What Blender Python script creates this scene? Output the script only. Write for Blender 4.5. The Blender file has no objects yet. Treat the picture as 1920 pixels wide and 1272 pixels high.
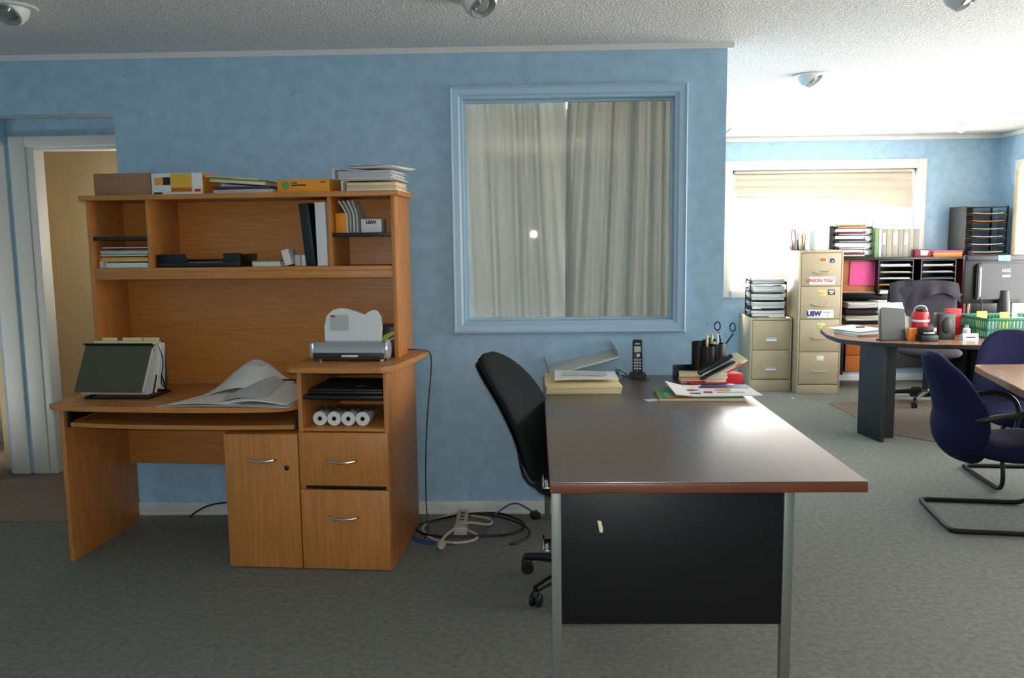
import bpy, bmesh, math, random
from mathutils import Vector, Matrix, Euler
random.seed(7)
C = bpy.context.scene.collection
sc = bpy.context.scene
PI = math.pi
def R(d): return math.radians(d)

# ------------------------------------------------------------------ camera
cam_d = bpy.data.cameras.new('camera'); cam = bpy.data.objects.new('camera', cam_d); C.objects.link(cam)
F_PX, PITCH, ROLL, YAW, EYE, DIST = 1580.11, .1184, -.0123, -.0269, 1.4748, 4.4123
cam_d.sensor_width = 36; cam_d.lens = F_PX / 1920 * 36; cam_d.clip_start = .05; cam_d.clip_end = 200
_fw = Vector((math.sin(YAW)*math.cos(PITCH), math.cos(YAW)*math.cos(PITCH), -math.sin(PITCH)))
_r = Vector((math.cos(YAW), -math.sin(YAW), 0)); _u = _r.cross(_fw)
_r2 = math.cos(ROLL)*_r + math.sin(ROLL)*_u; _u2 = -math.sin(ROLL)*_r + math.cos(ROLL)*_u
cam.matrix_world = Matrix(((_r2.x, _u2.x, -_fw.x, 0), (_r2.y, _u2.y, -_fw.y, -DIST), (_r2.z, _u2.z, -_fw.z, EYE), (0, 0, 0, 1)))
sc.camera = cam

# ------------------------------------------------------------------ light
vs = sc.view_settings
vs.view_transform = 'Standard'; vs.look = 'None'; vs.gamma = 1; vs.use_curve_mapping = False
vs.exposure = 2.4
sc.cycles.max_bounces = 10; sc.cycles.diffuse_bounces = 5; sc.cycles.transparent_max_bounces = 16
sc.cycles.sample_clamp_indirect = 16; sc.cycles.caustics_reflective = False; sc.cycles.caustics_refractive = False
sc.cycles.use_denoising = True
w = bpy.data.worlds.new('daylight'); sc.world = w; w.use_nodes = True
bg = w.node_tree.nodes['Background']; bg.inputs[0].default_value = (1, .985, .96, 1); bg.inputs[1].default_value = 3.4
def lamp(name, kind, loc, rot=(0,0,0), energy=10, color=(1,1,1), **kw):
    d = bpy.data.lights.new(name, kind); d.energy = energy; d.color = color
    portal = kw.pop('portal', False)
    for k, v in kw.items(): setattr(d, k, v)
    if portal: d.cycles.is_portal = True
    o = bpy.data.objects.new(name, d); C.objects.link(o); o.location = loc; o.rotation_euler = rot
    return o
# daylight through the windows (sky portals) and the light thrown up by bright ground outside
lamp('sky_portal_back', 'AREA', (2.9, 4.36, 1.5), (R(-90), 0, 0), 1, shape='RECTANGLE', size=1.9, size_y=1.3, portal=True)
lamp('sky_portal_right', 'AREA', (4.86, 2.1, 1.25), (0, R(90), 0), 1, shape='RECTANGLE', size=1.7, size_y=3.35, portal=True)
lamp('sky_portal_front', 'AREA', (4.86, -.85, 1.5), (0, R(90), 0), 1, shape='RECTANGLE', size=1.35, size_y=2.15, portal=True)
lamp('sun', 'SUN', (3, 9, 9), (R(-27), R(4), 0), energy=9, color=(1, .97, .92), angle=R(.6))
lamp('sunlit_ledge_bounce', 'AREA', (2.15, 4.46, .84), (R(-142), 0, R(-12)), 34, (1, .985, .96), shape='RECTANGLE', size=.16, size_y=.26)
lamp('camera_flash', 'POINT', (0.0, -4.42, 1.52), energy=20, color=(1, .97, .93), shadow_soft_size=.022)
lamp('office_lamp', 'POINT', (-.1, 1.9, 2.1), energy=58, color=(1, .98, .96), shadow_soft_size=.12)
lamp('back_room_fill', 'POINT', (-2.45, 1.12, 1.55), energy=1.5, color=(1, .9, .78), shadow_soft_size=.08)  # unseen fill added to make the warm glow on the beige wall

# ------------------------------------------------------------------ materials
def lin(c):
    return tuple((v/255/12.92 if v/255 <= .04045 else ((v/255+.055)/1.055)**2.4) for v in c) + (1,)
MATS = {}
def mat(name, col, rough=.5, metal=0, spec=.5, var=0, vscale=20, stretch=(1,1,1), bump=0, bscale=100, col2=None, coat=0, alpha=1, emit=0, trans=0, sheen=0, detail=4):
    m = bpy.data.materials.new(name); m.use_nodes = True
    nt = m.node_tree; b = nt.nodes['Principled BSDF']
    c = lin(col); b.inputs['Base Color'].default_value = c
    b.inputs['Roughness'].default_value = rough; b.inputs['Metallic'].default_value = metal
    b.inputs['Specular IOR Level'].default_value = spec; b.inputs['Coat Weight'].default_value = coat
    b.inputs['Coat Roughness'].default_value = .08; b.inputs['Alpha'].default_value = alpha
    b.inputs['Transmission Weight'].default_value = trans; b.inputs['Sheen Weight'].default_value = sheen
    if emit: b.inputs['Emission Color'].default_value = c; b.inputs['Emission Strength'].default_value = emit
    if var or col2 or bump:
        tc = nt.nodes.new('ShaderNodeTexCoord'); mp = nt.nodes.new('ShaderNodeMapping'); mp.inputs['Scale'].default_value = stretch
        nt.links.new(tc.outputs['Object'], mp.inputs[0])
    if var or col2:
        n = nt.nodes.new('ShaderNodeTexNoise'); n.inputs['Scale'].default_value = vscale; n.inputs['Detail'].default_value = detail
        nt.links.new(mp.outputs[0], n.inputs['Vector'])
        rp = nt.nodes.new('ShaderNodeValToRGB'); rp.color_ramp.elements[0].position = .33; rp.color_ramp.elements[1].position = .67
        a = lin(col2) if col2 else tuple(x*(1-var) for x in c[:3])+(1,)
        z = c if col2 else tuple(min(1, x*(1+var)) for x in c[:3])+(1,)
        rp.color_ramp.elements[0].color = a; rp.color_ramp.elements[1].color = z
        nt.links.new(n.outputs['Fac'], rp.inputs[0]); nt.links.new(rp.outputs[0], b.inputs['Base Color'])
    if bump:
        n2 = nt.nodes.new('ShaderNodeTexNoise'); n2.inputs['Scale'].default_value = bscale; n2.inputs['Detail'].default_value = 3
        nt.links.new(mp.outputs[0], n2.inputs['Vector'])
        bp = nt.nodes.new('ShaderNodeBump'); bp.inputs['Strength'].default_value = bump; bp.inputs['Distance'].default_value = .01
        nt.links.new(n2.outputs['Fac'], bp.inputs['Height']); nt.links.new(bp.outputs[0], b.inputs['Normal'])
    MATS[name] = m
    return m
M_wall = mat('blue_wall', (156, 190, 212), .55, var=.08, vscale=14, bump=.05, bscale=60)
def speckle(m, scale, lo, hi, amt, tint=(0, 0, 0), stretch=(1, 1, 1)):
    nt = m.node_tree; b = nt.nodes['Principled BSDF']; src = b.inputs['Base Color'].links[0].from_socket
    tc = nt.nodes.new('ShaderNodeTexCoord'); mp = nt.nodes.new('ShaderNodeMapping'); mp.inputs['Scale'].default_value = stretch; n = nt.nodes.new('ShaderNodeTexNoise'); n.inputs['Scale'].default_value = scale; n.inputs['Detail'].default_value = 5
    mr = nt.nodes.new('ShaderNodeMapRange'); mr.inputs[1].default_value = lo; mr.inputs[2].default_value = hi; mr.inputs[4].default_value = amt
    mx = nt.nodes.new('ShaderNodeMixRGB'); mx.inputs[2].default_value = tint+(1,)
    nt.links.new(tc.outputs['Object'], mp.inputs[0]); nt.links.new(mp.outputs[0], n.inputs['Vector']); nt.links.new(n.outputs['Fac'], mr.inputs[0]); nt.links.new(mr.outputs[0], mx.inputs[0]); nt.links.new(src, mx.inputs[1]); nt.links.new(mx.outputs[0], b.inputs['Base Color'])
speckle(M_wall, 16, .64, .74, .30, (.10, .16, .25))
M_trimblue = mat('blue_trim', (162, 194, 213), .38)
M_ceil = mat('popcorn_ceiling', (222, 222, 218), .85, bump=1, bscale=110, var=.12, vscale=90)
M_white = mat('white_trim', (215, 216, 210), .45)
M_base = mat('white_baseboard', (208, 210, 206), .5, var=.05, vscale=8)
M_carpet = mat('grey_carpet', (128, 128, 117), .95, col2=(106, 108, 100), vscale=40, bump=.5, bscale=260, detail=12)
speckle(M_carpet, 1.3, .58, .72, .35, (.13, .115, .08))
M_vinyl = mat('brown_vinyl', (112, 98, 84), .45, var=.12, vscale=5)
M_beige = mat('beige_paint', (214, 184, 138), .4, var=.03, vscale=4)
M_greyd = mat('grey_door', (168, 170, 150), .5)
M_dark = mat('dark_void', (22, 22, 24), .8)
M_oak = mat('oak_laminate', (190, 126, 62), .42, var=.13, vscale=7, stretch=(1, 4, 14))
M_oakv = mat('oak_laminate_upright', (190, 124, 60), .42, var=.13, vscale=7, stretch=(12, 4, 1))
M_blackp = mat('black_plastic', (15, 16, 17), .4)
M_blackend = mat('black_end_panel', (6, 6, 7), .6, spec=.06)
M_blackm = mat('black_metal', (13, 13, 15), .45, spec=.4)
M_nickel = mat('brushed_nickel', (190, 188, 182), .3, metal=1)
M_chrome = mat('chrome', (205, 207, 208), .15, metal=1)
M_galv = mat('grey_steel_leg', (132, 136, 128), .42, metal=.55)
M_walnut = mat('walnut_laminate', (92, 70, 56), .28, var=.12, vscale=6, stretch=(9, 1, 4), coat=0, spec=1)
M_walned = mat('walnut_edge', (112, 62, 38), .4, var=.1, vscale=10)
M_fabk = mat('charcoal_fabric', (26, 30, 31), .95, spec=.2, var=.12, vscale=200)
M_fabn = mat('navy_fabric', (25, 25, 56), .95, spec=.2, var=.12, vscale=160)
M_fabp = mat('plum_black_fabric', (36, 32, 42), .8, var=.1, vscale=120)
M_tan = mat('tan_enamel', (176, 160, 130), .45, var=.03, vscale=3)
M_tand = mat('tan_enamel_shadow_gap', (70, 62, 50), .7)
M_paper = mat('white_paper', (226, 226, 222), .8)
M_paperg = mat('greyed_paper', (196, 198, 196), .8, var=.04, vscale=30)
M_cream = mat('cream_paper', (226, 214, 178), .75)
M_manila = mat('manila_folder', (226, 206, 152), .7)
M_cardb = mat('brown_cardboard', (150, 116, 86), .8, var=.05, vscale=8)
M_orange = mat('orange_card', (236, 156, 34), .55)
M_yellow = mat('yellow_envelope', (226, 176, 62), .65)
M_olive = mat('olive_folder', (74, 74, 56), .75, var=.06, vscale=60)
M_whitep = mat('white_plastic', (222, 226, 226), .35)
M_greyp = mat('light_grey_plastic', (186, 192, 186), .45)
M_silver = mat('silver_plastic', (182, 186, 188), .28, metal=.5)
M_red = mat('red_plastic', (200, 24, 30), .4)
M_redf = mat('red_folder', (206, 28, 36), .6)
M_green = mat('green_plastic', (12, 112, 84), .4)
M_pink = mat('pink_paper', (212, 78, 142), .7)
M_cork = mat('cork_brown', (178, 112, 66), .7, var=.08, vscale=30)
M_cherry = mat('cherry_laminate', (176, 98, 40), .4, var=.12, vscale=6, stretch=(4, 4, 12))
M_tabw = mat('table_laminate', (150, 112, 88), .18, var=.07, vscale=6, stretch=(1, 8, 1))
M_char = mat('charcoal_laminate', (20, 22, 25), .4)
M_postit = mat('yellow_note', (238, 222, 104), .7)
M_blue = mat('blue_ink', (34, 44, 110), .5)
M_bluec = mat('blue_cable', (34, 84, 132), .45)
M_beigep = mat('beige_plastic', (186, 172, 156), .45)
M_teal = mat('teal_sticker', (90, 170, 180), .5)
M_purple = mat('purple_card', (92, 50, 90), .6)
M_limegr = mat('lime_label', (190, 206, 80), .6)
M_navycard = mat('navy_card', (38, 52, 84), .6)
M_darkred = mat('dark_red_card', (120, 26, 40), .6)
M_greenp = mat('green_paper', (112, 150, 96), .7)
M_blind = mat('cream_blind', (196, 187, 170), .8, var=.04, vscale=6)
M_mat_ = mat('brown_chair_mat', (110, 98, 88), .5)
M_curt = mat('taupe_curtain', (172, 170, 160), .85, var=.06, vscale=5, stretch=(9, 1, .3))
M_tancurt = mat('tan_curtain', (226, 214, 196), .85, var=.05, vscale=5)
M_orangep = mat('orange_paper', (240, 142, 66), .7)
M_grad = mat('graphite_plastic', (37, 39, 36), .5)
M_jug = mat('frosted_plastic', (236, 242, 246), .35, trans=.35)
M_walnut.node_tree.nodes['Principled BSDF'].inputs['IOR'].default_value = 1.9
def translucent(m, amt):
    nt = m.node_tree; b = nt.nodes['Principled BSDF']; out = nt.nodes['Material Output']
    tl = nt.nodes.new('ShaderNodeBsdfTranslucent'); mx = nt.nodes.new('ShaderNodeMixShader'); mx.inputs[0].default_value = amt
    src = b.inputs['Base Color'].links
    if src: nt.links.new(src[0].from_socket, tl.inputs[0])
    else: tl.inputs[0].default_value = b.inputs['Base Color'].default_value
    nt.links.new(b.outputs[0], mx.inputs[1]); nt.links.new(tl.outputs[0], mx.inputs[2]); nt.links.new(mx.outputs[0], out.inputs[0])
translucent(M_curt, .45); translucent(M_tancurt, .5); translucent(M_blind, .05)
def glass(name, tint=.06, dirt=0):
    m = bpy.data.materials.new(name); m.use_nodes = True; nt = m.node_tree; nt.nodes.clear()
    out = nt.nodes.new('ShaderNodeOutputMaterial'); mx = nt.nodes.new('ShaderNodeMixShader'); tr = nt.nodes.new('ShaderNodeBsdfTransparent')
    gl = nt.nodes.new('ShaderNodeBsdfGlossy'); gl.inputs['Roughness'].default_value = .015
    lw = nt.nodes.new('ShaderNodeLayerWeight'); pw = nt.nodes.new('ShaderNodeMath'); pw.operation = 'POWER'; pw.inputs[1].default_value = 5
    fr = nt.nodes.new('ShaderNodeMath'); fr.operation = 'MULTIPLY_ADD'; fr.inputs[1].default_value = .9; fr.inputs[2].default_value = .04
    lw.inputs[0].default_value = .5; nt.links.new(lw.outputs['Facing'], pw.inputs[0]); nt.links.new(pw.outputs[0], fr.inputs[0])
    tr.inputs[0].default_value = (1-tint, 1-tint, 1-tint, 1)
    nt.links.new(fr.outputs[0], mx.inputs[0]); nt.links.new(tr.outputs[0], mx.inputs[1]); nt.links.new(gl.outputs[0], mx.inputs[2])
    last = mx
    if dirt:
        tc = nt.nodes.new('ShaderNodeTexCoord'); n = nt.nodes.new('ShaderNodeTexNoise'); n.inputs['Scale'].default_value = 3.2; n.inputs['Detail'].default_value = 8
        n.inputs['Roughness'].default_value = .7
        nt.links.new(tc.outputs['Object'], n.inputs['Vector'])
        mr = nt.nodes.new('ShaderNodeMapRange'); mr.inputs[1].default_value = .66; mr.inputs[2].default_value = .74; mr.inputs[3].default_value = .02; mr.inputs[4].default_value = dirt
        nt.links.new(n.outputs['Fac'], mr.inputs[0])
        df = nt.nodes.new('ShaderNodeBsdfDiffuse'); df.inputs[0].default_value = (.8, .82, .84, 1)
        m2 = nt.nodes.new('ShaderNodeMixShader'); nt.links.new(mr.outputs[0], m2.inputs[0]); nt.links.new(mx.outputs[0], m2.inputs[1]); nt.links.new(df.outputs[0], m2.inputs[2])
        last = m2
    nt.links.new(last.outputs[0], out.inputs[0]); return m
M_glass = glass('window_glass', .04); M_glassd = glass('smeared_glass', .05, .3); M_film = glass('clear_wrap', .03, .1); M_clearp = glass('clear_plastic', .12, .1)

# ------------------------------------------------------------------ mesh helpers
I4 = Matrix.Identity(4)
def T(x, y, z): return Matrix.Translation((x, y, z))
def RZ(a): return Matrix.Rotation(a, 4, 'Z')
def RX(a): return Matrix.Rotation(a, 4, 'X')
def RY(a): return Matrix.Rotation(a, 4, 'Y')
class MB:
    def __init__(s): s.bm = bmesh.new()
    def _mi(s, n0, mi):
        if mi:
            s.bm.faces.ensure_lookup_table()
            for f in s.bm.faces[n0:]: f.material_index = mi
    def box(s, x0, x1, y0, y1, z0, z1, bev=0, mi=0, m=I4):
        t = bmesh.new(); bmesh.ops.create_cube(t, size=1)
        for v in t.verts: v.co = Vector(((x0+x1)/2 + v.co.x*(x1-x0), (y0+y1)/2 + v.co.y*(y1-y0), (z0+z1)/2 + v.co.z*(z1-z0)))
        if bev: bmesh.ops.bevel(t, geom=t.edges[:], offset=min(bev, .45*min(abs(x1-x0), abs(y1-y0), abs(z1-z0))), segments=2, affect='EDGES', profile=.5)
        return s._join(t, m, mi)
    def _join(s, t, m, mi):
        t.transform(m); me = bpy.data.meshes.new('t'); t.to_mesh(me); t.free()
        n0 = len(s.bm.faces); s.bm.from_mesh(me); bpy.data.meshes.remove(me); s._mi(n0, mi); return s
    def tube(s, pts, r, seg=8, closed=False, mi=0, m=I4, smooth=0):
        pts = [Vector(p) for p in pts]
        for _ in range(smooth):
            q = []
            if isinstance(r, (list, tuple)):
                n = len(r); rr = []
                for i in range(n-1): rr += [r[i]*.75+r[i+1]*.25, r[i]*.25+r[i+1]*.75]
                r = [r[0]]+rr[1:-1]+[r[-1]]
            n = len(pts)
            for i in range(n if closed else n-1):
                a, b = pts[i], pts[(i+1) % n]; q += [a*.75+b*.25, a*.25+b*.75]
            pts = q if closed else [pts[0]]+q[1:-1]+[pts[-1]]
        n = len(pts); t = bmesh.new(); rings = []; up = None
        for i, p in enumerate(pts):
            if closed: d = pts[(i+1) % n]-pts[i-1]
            else: d = pts[min(i+1, n-1)]-pts[max(i-1, 0)]
            d.normalize()
            if up is None: up = d.orthogonal().normalized()
            else: up = (up-d*up.dot(d)).normalized()
            sd = d.cross(up); rr = r[i] if isinstance(r, (list, tuple)) else r
            rings.append([t.verts.new(p+(up*math.cos(2*PI*k/seg)+sd*math.sin(2*PI*k/seg))*rr) for k in range(seg)])
        for i in range(n if closed else n-1):
            a, b = rings[i], rings[(i+1) % n]
            for k in range(seg): t.faces.new((a[k], a[(k+1) % seg], b[(k+1) % seg], b[k]))
        if not closed: t.faces.new(rings[0][::-1]); t.faces.new(rings[-1])
        bmesh.ops.recalc_face_normals(t, faces=t.faces[:])
        return s._join(t, m, mi)
    def lathe(s, prof, seg=24, m=I4, mi=0, cap=True):
        t = bmesh.new(); rings = []
        for r_, z in prof: rings.append([t.verts.new((r_*math.cos(2*PI*k/seg), r_*math.sin(2*PI*k/seg), z)) for k in range(seg)])
        for a, b in zip(rings, rings[1:]):
            for k in range(seg): t.faces.new((a[k], a[(k+1) % seg], b[(k+1) % seg], b[k]))
        if cap: t.faces.new(rings[0][::-1]); t.faces.new(rings[-1])
        bmesh.ops.remove_doubles(t, verts=t.verts[:], dist=1e-5)
        bmesh.ops.recalc_face_normals(t, faces=t.faces[:])
        return s._join(t, m, mi)
    def prism(s, poly, z0, z1, m=I4, mi=0, bev=0):
        t = bmesh.new(); vs_ = [t.verts.new((x, y, z0)) for x, y in poly]; f = t.faces.new(vs_)
        e = bmesh.ops.extrude_face_region(t, geom=[f]); bmesh.ops.translate(t, verts=[v for v in e['geom'] if isinstance(v, bmesh.types.BMVert)], vec=(0, 0, z1-z0))
        bmesh.ops.recalc_face_normals(t, faces=t.faces[:])
        if bev: bmesh.ops.bevel(t, geom=t.edges[:], offset=bev, segments=2, affect='EDGES')
        return s._join(t, m, mi)
    def sheet(s, fn, nu=12, nv=12, th=.0012, m=I4, mi=0):
        """a curved sheet with thickness: fn(u,v) in 0..1"""
        t = bmesh.new(); g = [[t.verts.new(fn(i/nu, j/nv)) for j in range(nv+1)] for i in range(nu+1)]
        for i in range(nu):
            for j in range(nv): t.faces.new((g[i][j], g[i+1][j], g[i+1][j+1], g[i][j+1]))
        bmesh.ops.recalc_face_normals(t, faces=t.faces[:])
        if th: bmesh.ops.solidify(t, geom=t.faces[:], thickness=th)
        return s._join(t, m, mi)
    def build(s, name, mats, parent=None, loc=None, rot=None, smooth=.6):
        me = bpy.data.meshes.new(name); s.bm.to_mesh(me); s.bm.free()
        for m_ in (mats if isinstance(mats, (list, tuple)) else [mats]): me.materials.append(m_)
        if smooth: me.shade_smooth(); me.set_sharp_from_angle(angle=smooth)
        o = bpy.data.objects.new(name, me); C.objects.link(o)
        if parent: o.parent = parent
        if loc is not None: o.location = loc
        if rot is not None: o.rotation_euler = rot if isinstance(rot, (tuple, list, Euler)) else (0, 0, rot)
        return o
def B(x0, x1, y0, y1, z0, z1, bev=0, m=I4): return MB().box(x0, x1, y0, y1, z0, z1, bev, 0, m)
def tag(o, label, cat, group=None, kind=None):
    o['label'] = label; o['category'] = cat
    if group: o['group'] = group
    if kind: o['kind'] = kind
    return o
def thing(name, label, cat, loc=(0, 0, 0), rotz=0, group=None):
    o = bpy.data.objects.new(name, None); C.objects.link(o); o.empty_display_size = .1
    o.location = loc; o.rotation_euler = (0, 0, rotz) if isinstance(rotz, (int, float)) else rotz
    return tag(o, label, cat, group)
def struct(o): o['kind'] = 'structure'; return o
def plabel(o, s): o['label'] = s; return o
def text(s, size, parent, loc, rot=(PI/2, 0, 0), m=None, name='lettering', ext=.0006, bold=0):
    cu = bpy.data.curves.new(name, 'FONT'); cu.body = s; cu.size = size; cu.extrude = ext; cu.align_x = 'CENTER'; cu.align_y = 'CENTER'; cu.offset = bold
    tmp = bpy.data.objects.new('tmp', cu); C.objects.link(tmp)
    me = bpy.data.meshes.new_from_object(tmp.evaluated_get(bpy.context.evaluated_depsgraph_get()))
    bpy.data.objects.remove(tmp); bpy.data.curves.remove(cu); me.materials.clear(); me.materials.append(m or M_blackp)
    o = bpy.data.objects.new(name, me); C.objects.link(o); o.parent = parent; o.location = loc; o.rotation_euler = rot
    return o
def copy_tree(o, parent=None):
    c = o.copy(); C.objects.link(c)
    if parent: c.parent = parent
    for ch in list(o.children): copy_tree(ch, c)
    return c

# ------------------------------------------------------------------ the room
H = 2.44; XE = .985; XL = -2.165; YB = 4.15; XR = 4.6; YR = -6.4
struct(B(-3.7, XR+.12, -6.5, 4.3, -.06, 0).build('floor', M_carpet))
struct(B(-5.2, XL-.0, -.12, 2.6, -.05, .004).build('floor_hall', M_vinyl))
struct(B(-5.2, XR+.3, -6.6, 4.35, H, H+.08).build('ceiling', M_ceil))
# middle wall with the interior window hole, and the header over the hall opening
mw = MB(); wx0, wx1, wz0, wz1 = -.375, .735, 1.035, 2.185
mw.box(XL, wx0, 0, .12, 0, H); mw.box(wx1, XE, 0, .12, 0, H); mw.box(wx0, wx1, 0, .12, 0, wz0); mw.box(wx0, wx1, 0, .12, wz1, H)
mw.box(-3.6, XL, 0, .12, 2.145, H)
struct(mw.build('wall_middle', M_wall))
struct(B(XE-.12, XE, .12, YB, 0, H).build('wall_office', M_wall))
struct(B(XL, XL+.1, .12, 2.6, 0, H).build('wall_hall', M_wall))
# hall end wall with doorway, hall left wall with doorway
hb = MB(); hy = .83
hb.box(-3.40, -3.10, hy, hy+.1, 0, H); hb.box(-3.10, XL, hy, hy+.1, 2.10, H); hb.box(-2.28, XL, hy, hy+.1, 0, 2.10)
struct(hb.build('wall_back_hall', M_wall))
hl = MB(); hl.box(-3.36, -3.25, -.0, hy+.1, 2.115, H); hl.box(-3.7, -3.25, -6.5, .0, 0, H)
struct(hl.build('wall_left', M_wall))
struct(B(-3.375, -3.265, hy-.02, hy-.001, .004, 2.115, .004).build('trim_1', M_white))
struct(B(-3.38, -3.26, hy-.06, hy-.001, 2.08, 2.118, .01).build('trim_2', M_white))
dt = MB()
dt.box(-3.235, -3.135, hy-.022, hy, .004, 2.14, .006); dt.box(-3.135, -2.2, hy-.022, hy, 2.075, 2.14, .006)
dt.box(-3.135, -3.085, hy-.012, hy+.1, .004, 2.075, .004); dt.box(-3.085, -2.28, hy-.006, hy+.1, 2.055, 2.085, .004)
struct(dt.build('trim_3', M_white))
bw = MB(); bw.box(-3.4, XL, 1.32, 1.42, 0, H); bw.box(-3.5, -3.4, hy+.1, 1.42, 0, H)
struct(bw.build('wall_back_room', M_beige))
struct(B(-3.4, XL, 1.305, 1.32, .004, .09, .003).build('baseboard_back_room', M_white))
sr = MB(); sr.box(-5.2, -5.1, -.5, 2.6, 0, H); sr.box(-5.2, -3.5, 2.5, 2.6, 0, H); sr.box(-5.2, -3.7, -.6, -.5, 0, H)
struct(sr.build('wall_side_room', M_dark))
d2 = struct(B(-4.6, -3.62, 1.66, 1.70, .012, 2.06, .004).build('door_1', M_greyd))
struct(MB().lathe([(0, 0), (.012, 0), (.012, .03), (.026, .045), (.026, .06), (0, .07)], 16, T(-3.72, 1.66, 1.0) @ RX(PI/2)).build('door_knob', M_nickel, d2))
# outer walls with window openings
bk = MB(); ax0, ax1, az0, az1 = 1.98, 3.79, .93, 2.12
bk.box(XE-.12, ax0, YB, YB+.12, 0, H); bk.box(ax1, XR+.12, YB, YB+.12, 0, H); bk.box(ax0, ax1, YB, YB+.12, 0, az0); bk.box(ax0, ax1, YB, YB+.12, az1, H)
struct(bk.build('wall_back', M_wall))
rw = MB(); rx = (XR, XR+.12)
def rwin(y0, y1, z0, z1): pass
rw.box(*rx, 3.76, YB, 0, H); rw.box(*rx, .45, 3.76, 0, .42); rw.box(*rx, .45, 3.76, 2.08, H); rw.box(*rx, .2, .45, 0, H)
rw.box(*rx, -1.9, .2, 0, .85); rw.box(*rx, -1.9, .2, 2.15, H); rw.box(*rx, -6.5, -1.9, 0, H)
struct(rw.build('wall_right', M_wall))
struct(B(-3.7, XR+.12, -6.6, -6.5, 0, H).build('wall_front', M_wall))
# crown strips, baseboards
struct(MB().prism([(0, 0), (0, -.026), (-.010, -.026), (-.024, 0)], -3.25, XE+.03, Matrix(((0, 0, 1, 0), (1, 0, 0, 0), (0, 1, 0, H), (0, 0, 0, 1)))).build('trim_4', M_white))
struct(B(XE-.12, XR, YB-.03, YB, H-.045, H, .008).build('trim_5', M_white))
struct(B(XR-.03, XR, YR, YB-.03, H-.045, H, .008).build('trim_6', M_white))
bb = MB(); bb.box(XL, XE+.012, -.014, 0, 0, .072, .003); bb.box(XL, XE+.014, -.016, 0, .0, .02, .004)
struct(bb.build('baseboard_middle', M_base))
struct(B(XE-.12, XR, YB-.014, YB, 0, .07, .003).build('baseboard_back', M_base))
struct(B(XR-.014, XR, YR, YB-.014, 0, .07, .003).build('baseboard_right', M_base))

# ---- interior window: moulded blue frame, glass, curtains behind
wf = MB()
def frame_ring(mb, x0, x1, z0, z1, prof):
    """mitred frame: prof is a list of (inset from outer edge, projection -y)"""
    t = bmesh.new(); rings = []
    for ins, pr in prof:
        rings.append([t.verts.new(p) for p in ((x0+ins, -pr, z0+ins), (x1-ins, -pr, z0+ins), (x1-ins, -pr, z1-ins), (x0+ins, -pr, z1-ins))])
    for a, b in zip(rings, rings[1:]):
        for k in range(4): t.faces.new((a[k], a[(k+1) % 4], b[(k+1) % 4], b[k]))
    bmesh.ops.recalc_face_normals(t, faces=t.faces[:])
    return mb._join(t, I4, 0)
frame_ring(wf, -.422, .787, .982, 2.248, [(0, 0), (0, .026), (.006, .030), (.016, .024), (.042, .022), (.052, .014), (.062, .014), (.066, .004), (.066, -.045), (.076, -.045), (.076, -.07)])
win1 = struct(wf.build('window_1', M_trimblue, smooth=.3))
struct(B(-.352, .717, .054, .058, 1.052, 2.178).build('window_glass', M_glassd, win1))
def curtain(x0, x1, seed, label, gapside, dy=0):
    rnd = random.Random(seed); ph = [rnd.random()*6 for _ in range(6)]
    def fn(u, v):
        z = .98 + 1.27*v
        pinch = (1-v)*.0
        fan = .018*math.sin(ph[5]+3*u)*(1-v)
        x = x0+(x1-x0)*u + fan + (gapside*.018*max(0, (v-.86)/.14)**2 * (u if gapside < 0 else 1-u))
        warp = u + gapside*.10*(1-v)*(.3+u if gapside < 0 else 1.3-u) + .05*math.sin(5*u+ph[0]) + (1-v)*.02*math.sin(7*u+ph[1])
        y = .135 + .016*math.sin(2*PI*4.6*warp+ph[2]) + .010*math.sin(2*PI*9.3*warp+ph[3]) + .006*math.sin(2*PI*3.1*u+ph[4]) - .016*max(0, math.cos(2*PI*3.6*warp+ph[1]))**14 - .010*max(0, math.cos(2*PI*5.9*warp+ph[0]))**20
        return (x, y+dy, z)
    o = MB().sheet(fn, 170, 14, .0014).build('curtain', M_curt, smooth=1.2)
    return tag(o, label, 'curtain', 'taupe curtains behind the interior window')
curtain(-.46, .187, 11, 'taupe curtain panel filling left half of the blue framed interior window', -1, .07)
curtain(.178, .77, 5, 'taupe curtain panel filling right half of the blue framed interior window', 1)
struct(MB().tube([(-.5, .135, 2.27), (.86, .135, 2.27)], .008).build('curtain_rail', M_dark, win1))

# ---- back window with white casing, glass, roman blind, fence outside
bf = MB()
bf.box(ax0-.09, ax0, YB-.022, YB+.0, az0-.07, az1+.09, .004); bf.box(ax1, ax1+.09, YB-.022, YB, az0-.07, az1+.09, .004)
bf.box(ax0, ax1, YB-.022, YB, az1, az1+.09, .004); bf.box(ax0-.0, ax1+.0, YB-.045, YB+.1, az0-.07, az0, .004)
bf.box(ax0, ax0+.03, YB+.02, YB+.1, az0, az1); bf.box(ax1-.03, ax1, YB+.02, YB+.1, az0, az1); bf.box(ax0, ax1, YB+.02, YB+.1, az1-.03, az1)
win2 = struct(bf.build('window_2', M_white))
struct(B(ax0+.03, ax1-.03, YB+.06, YB+.066, az0, az1-.03).build('window_glass', M_glass, win2))
bl = thing('roman_blind', 'cream fabric blind gathered up and sagging at right in back window', 'blind', (ax0+.02, YB+.01, az1-.01))
def blind_fn(k):
    def fn(u, v):
        sag = (.0, .03, .115)[k]*max(0, (u-.42)/.58)**1.4
        z = -.022-.066*k - (.085+.012*k)*v - sag*(.3+.7*v)
        return (u*(ax1-ax0-.06), .004 - .030*math.sin(PI*min(1, v*1.05)) - .010*k + .004*math.sin(9*u+k)+.002*math.sin(40*u), z)
    return fn
for k in range(3): MB().sheet(blind_fn(k), 24, 8, .003).build('blind_fold', M_blind, bl, smooth=1)
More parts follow.
